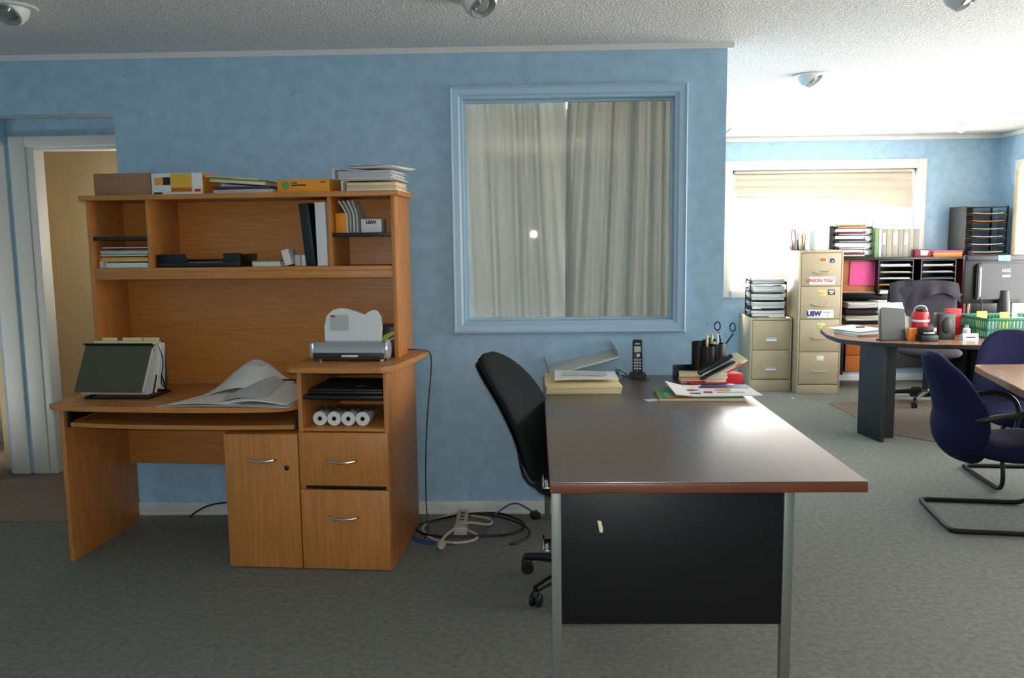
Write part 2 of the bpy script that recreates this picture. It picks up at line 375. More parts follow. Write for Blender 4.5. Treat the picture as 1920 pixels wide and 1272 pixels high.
B(0, ax1-ax0-.04, -.02, .02, -.025, .0, .004).build('head_rail', M_blind, bl)
M_ = MB().tube([(.03, -.012, -.262), (.8, -.012, -.264), (1.3, -.014, -.30), (ax1-ax0-.08, -.016, -.378)], .009, 8).build('bottom_bar', M_blind, bl)
tag(B(-2, 9, 4.9, 12, -.12, -.06).build('yard_ground', mat('pale_paving', (176, 172, 162), .9, var=.06, vscale=3)), 'pale paved yard outside the back window', 'ground', kind='structure')
# ---- right windows
for i, (y0, y1, z0, z1) in enumerate(((.45, 3.76, .42, 2.08), (-1.9, .2, .85, 2.15))):
    f = MB(); f.box(XR-.022, XR, y0-.08, y0, z0-.08, z1+.08, .004); f.box(XR-.022, XR, y1, y1+.09, z0-.08, z1+.08, .004); f.box(XR-.022, XR, y0, y1, z1, z1+.08, .004); f.box(XR-.05, XR+.06, y0, y1, z0-.06, z0, .004)
    wr = struct(f.build('window_%d' % (3+i), M_white)); struct(B(XR+.06, XR+.066, y0, y1, z0, z1).build('window_glass', M_glass, wr))
def tcf(u, v): return (XR-.05+.02*math.sin(2*PI*7*u)+.008*math.sin(31*u), 3.78-u*.95, .86+v*1.2)
tag(MB().sheet(tcf, 90, 4, .002).build('curtain', M_tancurt, smooth=1.2), 'tan curtain drawn across the window in the right wall', 'curtain')

# ---- eyeball ceiling lights
def eyeball(x, y, label, az):
    t = thing('ceiling_light', label, 'ceiling light', (x, y, H), az, 'eyeball ceiling lights')
    MB().lathe([(.066, -.001), (.098, 0), (.104, -.004), (.098, -.010), (.078, -.012), (.066, -.008)], 36, cap=False).build('trim_ring', M_white, t)
    m = T(0, 0, -.005) @ RX(R(38))
    prof = [(.072*math.sin(a), -.072*math.cos(a)) for a in [PI*.70 - k*(PI*.40)/9 for k in range(10)]]
    MB().lathe(prof[::-1] + [], 32, m, cap=False).build('eyeball', M_white, t)
    rr = prof[-1]
    inner = MB().lathe([(rr[0], rr[1]), (rr[0]-.006, rr[1]-.004), (rr[0]-.008, rr[1]+.004), (.036, -.012), (.0, -.010)], 32, m, cap=False).build('reflector', M_silver, t)
    MB().lathe([(0, -.046), (.024, -.042), (.034, -.03), (.02, -.012), (0, -.012)], 20, m, cap=False).build('bulb', mat_bulb, inner)
mat_bulb = mat('unlit_bulb', (120, 126, 120), .2, spec=.8)
eyeball(-2.12, -.90, 'white eyeball ceiling light over the hall doorway, leftmost of them', R(172))
eyeball(-.21, -.88, 'white eyeball ceiling light cut off by top edge, in front of interior window', R(-140))
eyeball(1.73, -.84, 'white eyeball ceiling light cut off by top edge, above the navy chairs', R(-125))
eyeball(1.685, .89, 'white eyeball ceiling light alone on bright ceiling beyond the wall end', R(-125))
eyeball(3.87, 3.42, 'small white eyeball ceiling light near the far right ceiling corner', R(-110))
eyeball(1.70, 3.30, 'eyeball ceiling light barely peeking past the wall end far back', R(-110))

# ------------------------------------------------------------------ oak computer desk with hutch
DO = Vector((-2.14, -.103, 0)); DTH = R(-4.2)
UX = Vector((math.cos(DTH), math.sin(DTH), 0)); VX = Vector((math.sin(DTH), -math.cos(DTH), 0))
def dk(u, v, z): return DO + UX*u + VX*v + Vector((0, 0, z))     # desk frame: u to the right, v towards the room
DM = Matrix(((1, 0, 0, 0), (0, -1, 0, 0), (0, 0, 1, 0), (0, 0, 0, 1)))
def bow(m, mirror=False): return m
desk = thing('computer_desk', 'oak laminate computer desk with open-compartment hutch, keyboard tray, door and two drawers', 'desk', DO, DTH)
def DB(u0, u1, v0, v1, z0, z1, bev=.001): return MB().box(u0, u1, -v1, -v0, z0, z1, bev)
def handle(parent, u, v, z, w=.135):
    pts = [(u-w/2, -v, z), (u-w/2+.006, -v-.014, z), (u-w/4, -v-.026, z-.003), (u, -v-.030, z-.004), (u+w/4, -v-.026, z-.003), (u+w/2-.006, -v-.014, z), (u+w/2, -v, z)]
    MB().tube(pts, [.006, .005, .0045, .0055, .0045, .005, .006], 8, smooth=0).build('handle', M_nickel, parent)
DB(.0, .022, .0, .57, 0, .727).build('side_panel', M_oakv, desk)
DB(.785, .803, .02, .57, .006, .622).build('side_panel', M_oakv, desk)
DB(1.13, 1.15, .0, .57, .006, .90).build('side_panel', M_oakv, desk)
DB(1.52, 1.54, .0, .57, 0, .90).build('side_panel', M_oakv, desk)
top = [(-.05, .02), (-.052, .30), (-.035, .585), (-.015, .605), (.03, .62), (.15, .634), (.3, .643), (.5, .648), (.7, .646), (.9, .635), (1.04, .612), (1.09, .588), (1.118, .55), (1.128, .50), (1.128, .02)]
MB().prism([(u, -v) for u, v in top], .727, .752, bev=.003).build('worktop', M_oak, desk)
tray = [(.055, .14), (.055, .575), (.2, .60), (.4, .613), (.6, .617), (.8, .612), (1.0, .598), (1.112, .58), (1.112, .14)]
kt = MB().prism([(u, -v) for u, v in tray], .645, .664, bev=.002).build('keyboard_tray', M_oak, desk)
for u in (.038, 1.12): MB().box(u-.012, u+.01, -.55, -.15, .667, .70).box(u-.007, u+.007, -.56, -.53, .64, .72).build('tray_slide', M_blackm, desk)
DB(.022, .785, .04, .055, .335, .64).build('modesty_panel', M_oak, desk)
DB(.803, 1.13, .02, .568, .604, .622).build('cabinet_top', M_oak, desk); DB(.803, 1.13, .02, .03, .006, .727).build('cabinet_back', M_oakv, desk)
door = DB(.788, 1.128, .572, .589, .006, .622).build('door', M_oakv, desk)
handle(door, .957, .589, .508)
MB().lathe([(0, 0), (.011, 0), (.011, .004), (.008, .006), (0, .006)], 16, T(1.075, -.589, .471) @ RX(PI/2)).build('lock', M_blackp, door)
for z0, z1, hz in ((.392, .632, .508), (.006, .372, .25)):
    d = DB(1.134, 1.538, .572, .589, z0, z1).build('drawer', M_oakv, desk); handle(d, 1.328, .589, hz)
DB(1.15, 1.52, .01, .57, .634, .648).build('cubby_floor', M_oak, desk)
DB(1.15, 1.52, .0, .012, .02, .90).build('back_panel', M_oak, desk)
DB(1.155, 1.515, .02, .565, .374, .390).build('drawer_gap_dark', M_dark, desk)  # near-black slab, paints the darkness of the gap between the drawers
DB(1.152, 1.518, .10, .565, .778, .793).build('adjustable_shelf', M_blackp, desk)
ttop = [(1.105, .02), (1.085, .30), (1.09, .585), (1.115, .604), (1.3, .612), (1.52, .605), (1.565, .54), (1.60, .30), (1.618, .10), (1.61, .02)]
MB().prism([(u, -v) for u, v in ttop], .901, .926, bev=.003).build('tower_top', M_oak, desk)

hutch = bpy.data.objects.new('hutch', None); C.objects.link(hutch); hutch.parent = desk; hutch.location = (0, 0, .752)
def HB(u0, u1, v0, v1, z0, z1, bev=.001): return DB(u0, u1, v0, v1, z0-.752, z1-.752, bev)
HB(.03, .05, .012, .30, .7525, 1.678).build('side_panel', M_oakv, hutch)
HB(1.51, 1.53, .012, .30, .9265, 1.678).build('side_panel', M_oakv, hutch)
HB(.008, 1.552, .002, .322, 1.678, 1.702, .003).build('top', M_oak, hutch)
HB(.03, 1.53, .0, .012, .7525, 1.678).build('back_panel', M_oak, hutch)
HB(.05, 1.51, .012, .298, 1.338, 1.358).build('shelf', M_oak, hutch)
HB(.05, 1.51, .283, .297, 1.303, 1.338).build('fascia', M_oak, hutch)
HB(.325, .343, .012, .295, 1.358, 1.678).build('divider', M_oakv, hutch)
HB(1.209, 1.227, .012, .295, 1.358, 1.678).build('divider', M_oakv, hutch)
HB(.05, .325, .03, .29, 1.49, 1.508).build('adjustable_shelf', M_blackp, hutch)
HB(1.227, 1.51, .03, .29, 1.495, 1.512).build('adjustable_shelf', M_blackp, hutch)

# ---- generic small things
def carton(name, label, loc, rz, w_, d_, h_, m, cat='box', group=None, flap=True):
    """a carton standing on loc (centre of base); local -y is the front"""
    t = thing(name, label, cat, loc, rz, group)
    B(-w_/2, w_/2, -d_/2, d_/2, 0, h_-.002 if flap else h_, .0015).build('body', m, t)
    if flap:
        f = MB(); f.box(-w_/2, w_/2, -d_/2, -.001, h_-.002, h_, .0005); f.box(-w_/2, w_/2, .001, d_/2, h_-.002, h_, .0005); f.build('flap', m, t)
    return t
def sheets(n, w_, d_, th, jit, rot, seed, cols=None, bend=0):
    """n loose slabs piled up, each a little out of line; material index from cols"""
    rnd = random.Random(seed); mb = MB(); z = 0
    for i in range(n):
        a = th*(.6+.8*rnd.random()); m = T(rnd.uniform(-jit, jit), rnd.uniform(-jit, jit), 0) @ RZ(rnd.uniform(-rot, rot))
        k = cols[i % len(cols)] if cols else 0
        if bend:
            zz = z
            mb.sheet(lambda u, v, zz=zz: ((u-.5)*w_, (v-.5)*d_, zz+a/2+bend*(abs(2*u-1)**2)*(.5+.5*i/n)), 8, 2, a*.9, m, k)
        else: mb.box(-w_/2, w_/2, -d_/2, d_/2, z, z+a*.96, .0003, k, m)
        z += a
    return mb
def pile(name, label, cat, loc, rz, n, w_, d_, th, mats, jit=.006, rot=.04, seed=1, cols=None, bend=0, group=None):
    o = sheets(n, w_, d_, th, jit, rot, seed, cols, bend).build(name, mats, None, loc, rz)
    return tag(o, label, cat, group)
def ring_binder(label, loc, rz, L, Wd, th, cov, pages=M_paper, group=None, lean=0, tabs=None):
    """lies flat, spine along local -x; L along y, Wd along x"""
    t = thing('ring_binder', label, 'binder', loc, rz, group)
    c = MB(); c.box(0, Wd, -L/2, L/2, 0, .003, .001); c.box(0, .003, -L/2, L/2, .002, th, .001)
    c.box(0, Wd, -L/2, L/2, th-.003, th, .001, 0, T(0, 0, th-.003) @ RY(lean) @ T(0, 0, -(th-.003)))
    c.build('cover', cov, t)
    rnd = random.Random(int(L*1000+Wd*77)); p = MB(); z = .004
    while z < th-.012:
        a = rnd.uniform(.003, .007); e = rnd.uniform(-.008, .003); k = 1 if (tabs and rnd.random() < .4) else 0
        p.box(.02+rnd.uniform(0, .004), Wd-.012+e, -L/2+.012+rnd.uniform(-.003, .003), L/2-.012, z, z+a*.94, .0005, k); z += a
    p.build('pages', [pages, tabs or pages], t)
    for y in (-L*.32, 0, L*.32):
        MB().tube([(.014, y, .004), (.022, y, th*.85), (.045, y, th*.9), (.06, y, th*.5), (.045, y, .004)], .003, 6, smooth=1).build('ring', M_blackp, t)
    return t

# ---- on the hutch top (z 1.702)
TZ = 1.7025
carton('cardboard_box', 'plain brown cardboard box at left end of the hutch top', dk(.20, .165, TZ), DTH, .285, .20, .105, M_cardb)
b = carton('envelope_box', 'white and yellow printed box beside the plain cardboard box on the hutch top', dk(.476, .17, TZ), DTH, .252, .2, .10, M_whitep)
fr = -.1012
B(-.03, .075, fr-.0008, fr+.002, .012, .098).build('picture_panel', M_yellow, b); B(-.028, .073, fr-.0016, fr, .014, .032, .001).build('picture_band', M_cherry, b)  # brown strip is print along the bottom of the picture
B(-.11, -.068, fr-.0008, fr+.002, .045, .08, .0004).build('orange_swatch', M_orange, b); B(-.068, -.032, fr-.0008, fr+.002, .045, .082, .0004).build('black_swatch', M_blackp, b)
B(.087, .116, fr-.0008, fr+.002, .012, .025).build('red_logo', M_red, b); B(-.116, -.074, fr-.0008, fr+.002, .003, .012, .0003).build('grey_caption', M_grad, b)
B(.1255, .1285, -.1, .1, .0, .098).build('orange_end', M_orange, b)
# loose magazines: each one its own thing
mg = [(.80, 'white paper-bound catalogue at bottom of the pile on the hutch top', M_paperg, .020, 0, .29), (.79, 'purple-edged magazine second in the pile on the hutch top', M_purple, .014, .03, .28),
      (.775, 'pale cream magazine in middle of the pile on the hutch top', M_cream, .012, -.03, .27), (.77, 'dark green magazine near the top of the pile on the hutch top', M_greenp, .010, .05, .27), (.745, 'tan folder sloping on top of the magazine pile on the hutch top', M_manila, .008, -.02, .25)]
z = TZ
for i, (u, lb, m_, th, rz, wd) in enumerate(mg):
    a = R(4.5) if i >= 2 else 0
    o = sheets(5, wd, .2, th/5, .003, .015, 20+i).build('magazine', m_, None, dk(u, .17, z + (math.sin(a)*wd/2 if a else 0)), Euler((0, a, DTH+rz)))
    tag(o, lb, 'magazine', 'magazines piled on the hutch'); z += th+.001
b = carton('orange_box', 'long orange envelope box lying between the magazines and the white binders', dk(1.092, .165, TZ), DTH, .252, .21, .06, M_orange, flap=False)
MB().lathe([(0, 0), (.019, 0), (.019, .0015), (0, .0015)], 20, T(-.085, -.1046, .032) @ RX(PI/2)).build('green_emblem', M_greenp, b)
pl_ = MB(); pl_.box(-.058, -.03, -.1056, -.104, .041, .046); pl_.box(-.058, .012, -.1056, -.104, .030, .036); pl_.build('print_lines', M_dark, b); B(.082, .108, -.1056, -.104, .043, .050).build('red_logo', M_red, b)
ring_binder('fat white binder lying at right end of the hutch top, lower one', dk(1.275, .16, TZ), DTH, .24, .27, .052, M_whitep, M_paper, 'white binders on the hutch', tabs=M_yellow)
ring_binder('white binder stacked tilted on the lower one at right end of the hutch top', dk(1.245, .165, TZ+.0535), DTH-.04, .25, .29, .05, M_whitep, M_paperg, 'white binders on the hutch', lean=R(4))
pile('loose_papers', 'loose papers sliding off the two white binders on the hutch top', 'papers', dk(1.44, .16, TZ+.105), DTH-.18, 4, .21, .26, .0025, [M_paper, M_pink, M_cream], .012, .12, 5, [0, 0, 2, 1])

# ---- in the left compartment (floor z 1.358)
SZ = 1.3585
ring_binder('flat white binder at bottom of the stack in the left hutch compartment', dk(.066, .155, SZ), DTH, .24, .25, .034, M_whitep)
pile('yellow_envelopes', 'yellow envelopes stacked on the flat binder in the left hutch compartment', 'envelopes', dk(.19, .155, SZ+.0345), DTH, 3, .235, .22, .006, [M_yellow], .008, .05, 3)
pile('magazine_stack', 'grey magazines on the yellow envelopes in the left hutch compartment', 'magazines', dk(.188, .15, SZ+.056), DTH+.02, 4, .24, .22, .008, [M_paperg, M_greenp, M_silver], .008, .04, 4, [0, 1, 0, 2])
pile('dark_magazine', 'dark cover magazine topmost in the left hutch compartment under black shelf', 'magazine', dk(.19, .15, SZ+.094), DTH-.04, 2, .23, .21, .006, [M_blackp, M_paperg], .006, .05, 9, [1, 0])
# ---- middle compartment
t = thing('desk_tray', 'long black desk tray with high ends on the middle hutch shelf', 'tray', dk(.56, .17, SZ), DTH)
f = MB(); f.box(-.21, .21, -.10, .10, 0, .004, .001); f.box(-.21, .21, .096, .10, .0, .035, .001); f.box(-.21, .21, -.10, -.096, 0, .022, .001); f.build('base', M_blackp, t)
MB().prism([(-.21, .003), (-.07, .003), (-.07, .03), (-.085, .062), (-.21, .062)], -.002, .002, T(0, -.06, 0) @ RX(PI/2)).build('divider', M_blackp, t)
B(-.21, -.206, -.10, .10, .003, .06, .001).build('end_wall', M_blackp, t)
f = MB(); f.box(.206, .21, -.10, .10, .003, .06, .001); f.box(.125, .21, -.1, -.096, .02, .064, .001); f.box(.125, .129, -.1, .1, .003, .064, .001); f.build('end_bin', M_blackp, t)
pile('white_papers', 'white papers lying in the long black desk tray in the hutch', 'papers', dk(.515, .138, SZ+.0055), DTH, 4, .28, .12, .004, [M_paper], .003, .01, 6)
pile('notepad_stack', 'small notepads with a green top pad beside the black desk tray', 'notepads', dk(.885, .19, SZ), DTH+.03, 4, .135, .12, .0085, [M_paper, M_greenp], .004, .03, 8, [0, 0, 0, 1])
def small_box(label, u, v, rz, tilt, w_, d_, h_, m_):
    o = B(-w_/2, w_/2, -d_/2, d_/2, 0, h_, .0015).build('small_white_box', m_, None, dk(u, v, SZ + .0005 + abs(math.sin(tilt))*w_/2*0), Euler((0, tilt, DTH+rz)))
    tag(o, label, 'box', 'small white boxes in the hutch'); return o
small_box('small white box leaning left against the notepads in the hutch', .995, .20, 0, R(-14), .036, .09, .075, M_paper).location.z += .0048
small_box('small white box standing upright in middle of three in the hutch', 1.033, .19, .05, 0, .026, .08, .052, M_paperg)
small_box('small white box next to the black binder in the hutch', 1.066, .19, .02, 0, .026, .08, .052, M_paper)
def standing_binder(label, u, tilt, th, h_, m_, dv=.15, depth=.26):
    t = thing('ring_binder', label, 'binder', dk(u, dv, SZ), Euler((0, tilt, DTH)), 'standing binders in the hutch')
    c = MB(); c.box(-th/2, th/2, -depth/2, -depth/2+.004, 0, h_, .002); c.box(-th/2, -th/2+.003, -depth/2, depth/2, 0, h_, .001); c.box(th/2-.003, th/2, -depth/2, depth/2, 0, h_, .001)
    c.build('cover', m_, t); B(-th/2+.006, th/2-.008, -depth/2+.02, depth/2-.01, .006, h_-.006).build('pages', M_paper, t)
    return t
standing_binder('black binder standing, leaning left beside the white one in the hutch', 1.116, R(-5), .046, .292, M_blackp).location.z += .0021
standing_binder('white binder standing upright against the right hutch divider', 1.174, R(-.8), .05, .296, M_whitep).location.z += .001
# ---- right compartment, on black shelf z 1.512
RZ_ = 1.5125
carton('orange_card_box', 'small orange box on the black shelf in the right hutch compartment', dk(1.258, .18, RZ_), DTH, .052, .13, .092, M_orange, flap=False)
bk_ = MB()
def booklet(i):
    m_ = [M_paper, M_paperg, M_paper, M_paperg][i % 4]; off = 1.292+.016*i
    def fn(u, v):
        z = v*.150; bend = (-.040+.006*i)*max(0, (v-.5)/.5)**1.4
        return (bend, -.06+u*.12, z)
    o = MB().sheet(fn, 2, 10, .006).build('booklet', m_, None, dk(off, .19, RZ_), DTH)
    tag(o, ['white booklet fanned leftmost beside the small orange box', 'pale booklet second from the small orange box', 'white booklet third from the small orange box', 'pale booklet nearest to the business card box'][i], 'booklet', 'fanned booklets on the black shelf')
for i in range(4): booklet(i)
b = carton('card_box', 'white business card box lettered in black on the right hutch shelf', dk(1.40, .19, RZ_), DTH, .098, .09, .062, M_whitep, flap=False)
text('USW', .022, b, (0, -.0457, .047), m=M_blue, bold=.0012)

# ---- on the worktop (z .752)
WZ = .7525
fh = thing('hanging_file_rack', 'olive hanging file rack stuffed with papers on left of the worktop', 'file rack', dk(.215, .362, WZ), DTH)
wf_ = MB()
for x in (-.15, .16):
    wf_.tube([(x, -.105, .006), (x, .10, .006)], .006); wf_.tube([(x, -.06, .006), (x+.0, .05, .245)], .004); wf_.tube([(x, .07, .006), (x, -.04, .245)], .004)
for y in (-.105, .1): wf_.tube([(-.15, y, .006), (.16, y, .006)], .005)
wf_.tube([(-.165, -.045, .247), (.175, -.045, .247)], .004); wf_.tube([(-.165, .055, .247), (.175, .055, .247)], .004)
wf_.build('wire_frame', M_blackm, fh)
def fold(y, sl, m_, n_, x0=-.165, x1=.165, z0=.035, z1=.25, skew=0):
    def fn(u, v): return (x0+(x1-x0)*u - skew*(1-v), y - sl*(1-v), z0+(z1-z0)*v)
    return MB().sheet(fn, 4, 6, .0025).build(n_, m_, fh)
fold(-.045, .075, M_olive, 'hanging_folder', skew=.028)
rail = MB().tube([(-.175, -.047, .252), (.165, -.047, .252)], .0045).build('folder_rail', M_blackm, fh)
for i in range(9):
    m_ = [M_paper, M_paperg, M_cream, M_paper][i % 4]
    fold(-.035+.011*i, .062-.012*i, m_, 'paper_sheaf', -.155+random.uniform(-.02, .01), .172+random.uniform(-.01, .022), .03+random.uniform(-.015, .02), .252+random.uniform(-.01, .012), .026)
for i, (x, wd) in enumerate(((-.12, .075), (-.02, .10), (.085, .08))):
    B(x, x+wd, .02, .0215, .24, .276).build('index_tab', M_manila, fh)
for y in (.065,): fold(y, -.03, M_olive, 'hanging_folder', skew=.01)
MB().tube([(.165, .0, .25), (.20, -.01, .17), (.175, -.02, .06), (.19, .02, .03)], .0025, smooth=2).build('loop_wire', M_blackm, fh)

op = thing('open_binder', 'open binder with curled white pages flopped over on the worktop', 'binder', dk(.80, .40, WZ), DTH)
def cover(u, v): return (-.30+.615*u + .10*(1-v)*0 + (.14*v)*(1-u) - .03*v*u, -.235+.37*v, .002+.004*math.sin(PI*u))
MB().sheet(cover, 12, 6, .002).build('cover', M_paperg, op)
def page(dx, hgt, x0, x1, y0, y1, curl, skew):
    def fn(u, v):
        x = x0+(x1-x0)*u + skew*v + dx
        z = .008 + hgt*math.sin(PI*min(1, u*.95+.03))**1.2*(.35+.65*v) + curl*u**3*(v)
        return (x, y0+(y1-y0)*v, z)
    return fn
MB().sheet(page(0, .02, -.24, .06, -.22, .13, 0, .06), 14, 6, .0014).build('page', M_paper, op)
MB().sheet(page(0, .05, -.03, .29, -.20, .12, .0, .02), 16, 6, .004).build('page_block', M_paper, op)
MB().sheet(page(0, .078, -.06, .255, -.17, .12, .01, -.02), 16, 6, .0014).build('page', M_paperg, op)
MB().sheet(page(-.01, .125, -.17, .22, -.03, .17, .035, -.02), 18, 6, .0014).build('page', M_paper, op)
MB().sheet(page(.0, .14, -.15, .20, .02, .19, .03, -.03), 18, 6, .0014).build('page', M_paperg, op)
for y in (-.16, -.03, .1): MB().tube([(.015, y, .006), (.02, y, .035), (.05, y, .045), (.07, y, .006)], .002, 6, smooth=1).build('ring', M_chrome, op)
p = MB().tube([(-.07, 0, 0), (.05, 0, 0), (.07, 0, .001)], [.004, .004, .001]).build('pen', M_blackp, None, dk(1.03, .30, WZ+.066), DTH-.1)
tag(p, 'black pen lying on the loose pages beside the desk tower', 'pen')

# ---- on the tower (z .926): label printer and black box
PZ = .9265
pr = thing('sheet_printer', 'small silver printer with a white wavy paper rest on the desk tower', 'printer', dk(1.325, .36, PZ), DTH)
bd = MB(); pro = [(.06*math.cos(a)+.0, .047+.047*math.sin(a)) for a in [PI*k/10 for k in range(11)]]
bd.prism([(-.055, .008), (.05, .008), (.062, .03), (.058, .06), (.035, .083), (0, .088), (-.05, .075), (-.065, .04)], -.165, .165, Matrix(((0, 0, 1, 0), (-1, 0, 0, 0), (0, 1, 0, 0), (0, 0, 0, 1))), bev=.004)
bd.build('body', M_silver, pr)
MB().lathe([(0, 0), (.040, 0), (.048, .006), (.048, .012), (.04, .02), (0, .02)], 28, T(.158, -.006, .050) @ RY(PI/2)).build('end_cap', M_silver, pr)
MB().box(-.188, -.166, -.05, .05, .010, .086, .009).build('end_cap', M_silver, pr)
B(-.165, .165, -.069, -.06, .012, .040, .002).build('front_panel', M_grad, pr)
B(-.03, .045, -.0715, -.066, .022, .031, .001).build('badge', M_whitep, pr)
for x in (-.14, .145): MB().lathe([(.011, 0), (.011, .012), (.006, .014)], 14, T(x, -.035, 0)).build('foot', M_chrome, pr)
rest = [(-.135, .07), (-.138, .15), (-.128, .20), (-.10, .228), (-.065, .238), (-.03, .236), (.015, .222), (.055, .207), (.075, .222), (.10, .23), (.118, .222), (.133, .195), (.138, .15), (.134, .07)]
rp = MB().prism(rest, -.003, .003, T(0, .015, 0) @ RX(PI/2+R(-6)), bev=.0012).build('paper_rest', M_whitep, pr)
B(-.11, -.022, -.006, -.004, .135, .207, m=T(0, .012, 0) @ RX(R(-6))).build('instruction_label', M_greyp, rp)
B(-.107, -.085, -.0075, -.005, .196, .205, m=T(0, .012, 0) @ RX(R(-6))).build('red_logo', M_red, rp)
ln = MB()
for i, wd in enumerate((.045, .07, .06, .075, .068, .07, .05)): ln.box(-.105, -.105+wd, -.0075, -.005, .188-.008*i, .190-.008*i, 0, 0, T(0, .012, 0) @ RX(R(-6)))
ln.build('print_lines', M_silver, rp)
b = carton('toner_box', 'black and yellow box standing behind the silver printer on the tower', dk(1.445, .19, PZ), DTH, .12, .13, .145, M_blackp)
st = MB(); st.prism([(-.06, .09), (.0, .09), (.0, .10), (.06, .125), (.06, .112), (.005, .075), (-.01, .06), (-.06, .06)], 0, .001, T(0, -.0652, 0) @ RX(PI/2)); st.prism([(-.03, .055), (.06, .095), (.06, .088), (-.02, .048)], 0, .001, T(0, -.0652, 0) @ RX(PI/2))
st.build('yellow_stripe', M_limegr, b)
# ---- in the cubby
lp = thing('laptop', 'flat black laptop on the black shelf inside the desk tower', 'laptop', dk(1.335, .33, .7935), DTH)
B(-.17, .17, -.2, .12, .0, .014, .004).build('base', M_blackp, lp); B(-.17, .17, -.2, .12, .015, .024, .004).build('lid', M_grad, lp)
B(.03, .07, -.12, -.105, .0242, .0248).build('badge', M_silver, lp)
rolls = []
for i in range(4):
    t = thing('paper_roll', ['white paper roll at left end of four in the desk tower', 'white paper roll second from the left in the desk tower', 'white paper roll third from the left in the desk tower', 'white paper roll at right end of four in the desk tower'][i], 'paper roll', dk(1.212+.0655*i, .52, .6812), (PI/2, 0, DTH), 'wrapped paper rolls')
    MB().lathe([(.010, 0), (.0312, 0), (.0318, .001), (.0318, .105), (.010, .105)], 32, T(0, 0, -.105), cap=False).build('paper', M_paper, t)
    MB().lathe([(.0075, 0), (.0100, 0), (.0100, .104), (.0075, .104), (.0075, 0)], 20, T(0, 0, -.1045), cap=False).build('core', M_blackp, t)
    MB().lathe([(0, 0), (.0072, 0), (.0072, .002), (0, .002)], 16, T(0, 0, -.05)).build('plug', M_dark, t)
wr = MB()
def wrapf(u, v):
    a = -.2+u*(PI+.4) ; x = -.135+.27*u; z = .033+.004*math.sin(12*u*PI)+.004*math.sin(9*v+20*u)
    return (x, .001+.11*v, z+.002)
wr.sheet(wrapf, 24, 6, .0006); wr.tube([(.138, .0, .03), (.165, .01, .036), (.17, .05, .02)], [.004, .014, .004], 6, smooth=1)
wo = wr.build('plastic_wrap', M_film, None, dk(1.31, .52, .6812), DTH); tag(wo, 'crinkled clear plastic wrap over the four paper rolls', 'plastic wrap')

# ------------------------------------------------------------------ steel desk
SX, SY = .041, -2.0; SW, SL, SH = .928, 1.943, .7607
sd = thing('office_desk', 'large steel desk with dark walnut top and black end panel facing the camera', 'desk', (SX, SY, 0), 0)
tp = MB(); tp.box(0, SW, 0, SL, SH-.034, SH-.003, .004, 1); tp.box(.0015, SW-.0015, .0015, SL-.0015, SH-.0035, SH, .0008, 0)
tp.build('desktop', [M_walnut, M_walned], sd)
for x, y in ((.004, .02), (.692, .02), (.004, SL-.05), (.692, SL-.05)):
    m_ = MB(); m_.box(x, x+.030, y, y+.030, 0, SH-.034, .002); m_.build('leg', M_galv, sd)
ep = B(.034, .692, .026, .038, .312, SH-.034, .001).build('end_panel', M_blackm, sd)
MB().prism([(-.008, .020), (.003, .018), (.008, -.006), (.007, -.018), (-.002, -.016)], 0, .0015, T(.150, .0262, .617) @ RX(PI/2)).build('torn_sticker', M_cream, ep)
B(.034, .692, SL-.038, SL-.026, .312, SH-.034, .001).build('end_panel', M_blackm, sd)
B(.690, .704, .05, SL-.05, .312, SH-.034, .001).build('modesty_panel', M_blackm, sd)
for y0, y1, fronts in ((.045, .43, ((.315, .59), (.60, .72))), (SL-.43, SL-.045, ((.315, .45), (.455, .585), (.59, .72)))):
    pd = B(.030, .69, y0, y1, .312, SH-.036, .001).build('pedestal', M_blackm, sd)
    for z0, z1 in fronts:
        f = B(.014, .030, y0+.004, y1-.004, z0+.003, z1-.003, .002).build('drawer', M_blackm, pd)
        yc = (y0+y1)/2; zc = (z0+z1)/2+.03
        h_ = MB(); h_.box(-.018, .014, yc-.055, yc+.055, zc-.004, zc+.001, .001); h_.box(-.020, -.014, yc-.055, yc+.055, zc-.004, zc+.014, .001); h_.box(.012, .015, yc-.055, yc+.055, zc-.004, zc+.03, .001); h_.build('pull', M_chrome, pd)
B(.32, .69, .432, SL-.432, .66, SH-.036).build('centre_drawer', M_blackm, sd)

# ---- padded chair shapes
def pad(stations, wrap=0, seg=28, pw=2.6, mb=None):
    """stations: (x, z, half_width_y, half_thickness, tilt of normal); ring of superellipse at each"""
    t = bmesh.new(); rings = []
    for (x, z, hw, ht, a) in stations:
        n = (math.cos(a), math.sin(a)); ring = []
        for k in range(seg):
            q = 2*PI*k/seg; cy, sy = math.cos(q), math.sin(q)
            yy = hw*math.copysign(abs(cy)**(2/pw), cy); tt = ht*math.copysign(abs(sy)**(2/2.2), sy)
            wr_ = wrap*(yy/.25)**2
            ring.append(t.verts.new((x + n[0]*(tt+wr_), yy, z + n[1]*(tt+wr_))))
        rings.append(ring)
    for a, b in zip(rings, rings[1:]):
        for k in range(seg): t.faces.new((a[k], a[(k+1) % seg], b[(k+1) % seg], b[k]))
    t.faces.new(rings[0][::-1]); t.faces.new(rings[-1])
    bmesh.ops.recalc_face_normals(t, faces=t.faces[:])
    return (mb or MB())._join(t, I4, 0)
def interp(pts, n):
    """catmull-rom through pts (tuples)"""
    out = []; P_ = [pts[0]]+list(pts)+[pts[-1]]
    for i in range(n+1):
        s_ = i/n*(len(pts)-1); k = min(int(s_), len(pts)-2); t = s_-k; a, b, c, d = P_[k:k+4]
        out.append(tuple(.5*((2*b[j])+(-a[j]+c[j])*t+(2*a[j]-5*b[j]+4*c[j]-d[j])*t*t+(-a[j]+3*b[j]-3*c[j]+d[j])*t**3) for j in range(len(b))))
    return out
